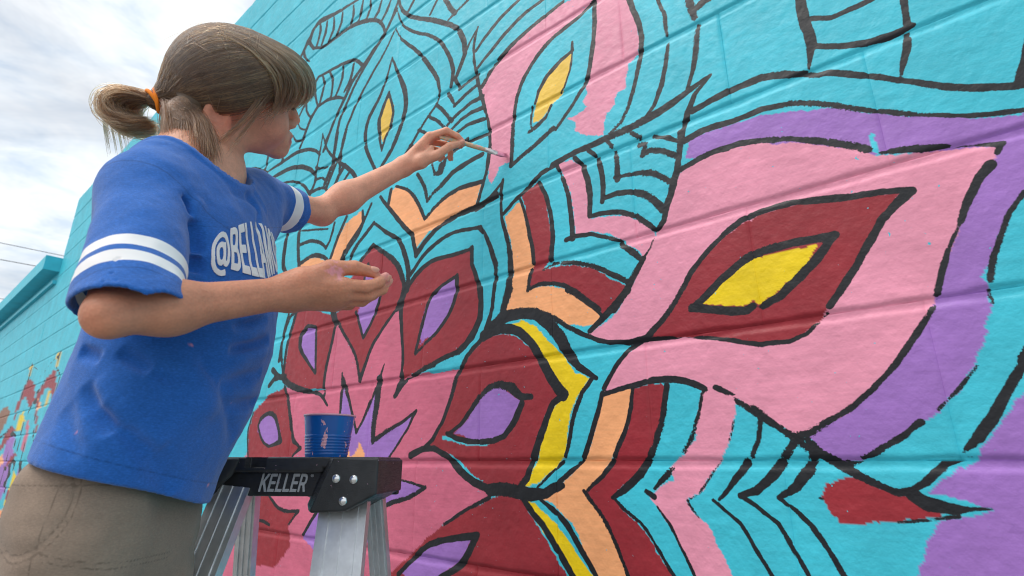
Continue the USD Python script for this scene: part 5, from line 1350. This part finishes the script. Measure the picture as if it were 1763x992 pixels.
for z in (.26, .52):
    t = (z - .012) / (ZT - .067); p, q = ra[1] * (1 - t) + ra[0] * t, rb_[1] * (1 - t) + rb_[0] * t
    st = rounded([e + LY * dy + V3(0, 0, dz) for e in (p, q) for dy in (-.075, .004) for dz in (-.012, .012)], .003)
    for k in range(4): st = st - strip(p + LY * (-.062 + k * .017) + V3(0, 0, .0155), q + LY * (-.062 + k * .017) + V3(0, 0, .0155), .004, .003, LY, V3(0, 0, 1))
    obj('step', st, ALU, ladder, smooth=30)

# ---------------------------------------------------------------- cup
CUP = lad(.178, -.020, ZT - .0045)
cup = thing('plastic_cup', 'short blue plastic cup with pink paint drips on the ladder cap', 'cup', CUP)
prof = [(.0005, .002), (.030, .002), (.0325, .0), (.0338, .002)]
for k in range(7): z = .008 + k * .0048; r = .0342 + (.0425 - .0342) * z / .074; prof += [(r - .0004, z), (r + .0004, z + .0012), (r + .0004, z + .0034), (r - .0004, z + .0046)]
prof += [(.0388, .046), (.0392, .050), (.0424, .0715), (.0436, .0722), (.0443, .0738), (.0438, .0752), (.0426, .0750), (.0416, .0735), (.0385, .048), (.0335, .0045), (.0005, .0045)]
body_ = trimesh.creation.revolve(np.array(prof) * .93, sections=72); body_.apply_translation(CUP)
N = {'g': ('geometry', {}), 'tc': ('texture_coordinate', {}), 'mp': ('mapping', {'scale': (1, 1, .55)}), 'n': ('noise_texture', {'scale': 62.0, 'detail': 3.0, 'roughness': .6}), 'r': ('map_range', {'from_min': .63, 'from_max': .648, 'clamp': True}),
     'sx': ('separate_xyz', {}), 'zr': ('map_range', {'from_min': .0665, 'from_max': .0684, 'clamp': True}), 'mx': ('math', {'math_type': 'maximum'}), 'c': ('mix_color', {'a': srgb(18, 92, 172), 'b': srgb(226, 168, 182)}), 'p': ('principled_bsdf', {'roughness': .30, 'coat_weight': .3, 'coat_roughness': .15})}
CUPM = usdkit.material(stage, '/World/Looks/blue_cup_plastic', N, [('tc.object', 'mp.vector'), ('mp.vector', 'n.vector'), ('n.fac', 'r.value'), ('tc.object', 'sx.vector'), ('sx.z', 'zr.value'), ('r.result', 'mx.value1'), ('zr.result', 'mx.value2'), ('mx.value', 'c.fac'), ('c.result', 'p.base_color')], surface='p.BSDF')
obj('shell', body_, CUPM, cup, smooth=40)
pd = trimesh.creation.cylinder(.0355, .002, sections=48); pd.apply_translation(CUP + V3(0, 0, .045)); obj('paint', pd, WET, cup, smooth=30)

# ---------------------------------------------------------------- power lines beyond the building
WIRE = simple('wire_rubber', (.09, .09, .10), .7)
for k, (a, b, lab) in enumerate((((-60, 44, 12.9), (40, 43.2, 13.9), 'uppermost thin power line crossing the cloudy sky beside the wall'), ((-60, 41.5, 10.6), (40, 38.2, 11.9), 'middle thin power line crossing the sky just above the coping'), ((-60, 50.2, 10.0), (40, 49.0, 12.2), 'lowest thin power line in the sky at the left edge'))):
    a, b = V3(*a), V3(*b); t = np.linspace(0, 1, 41)[:, None]; P = a * (1 - t) + b * t; P[:, 2] -= (1 - (2 * t[:, 0] - 1) ** 2) * .35 - .25
    tag(obj('power_line', tube(P, .020, 6), WIRE, smooth=True), lab, 'power line')
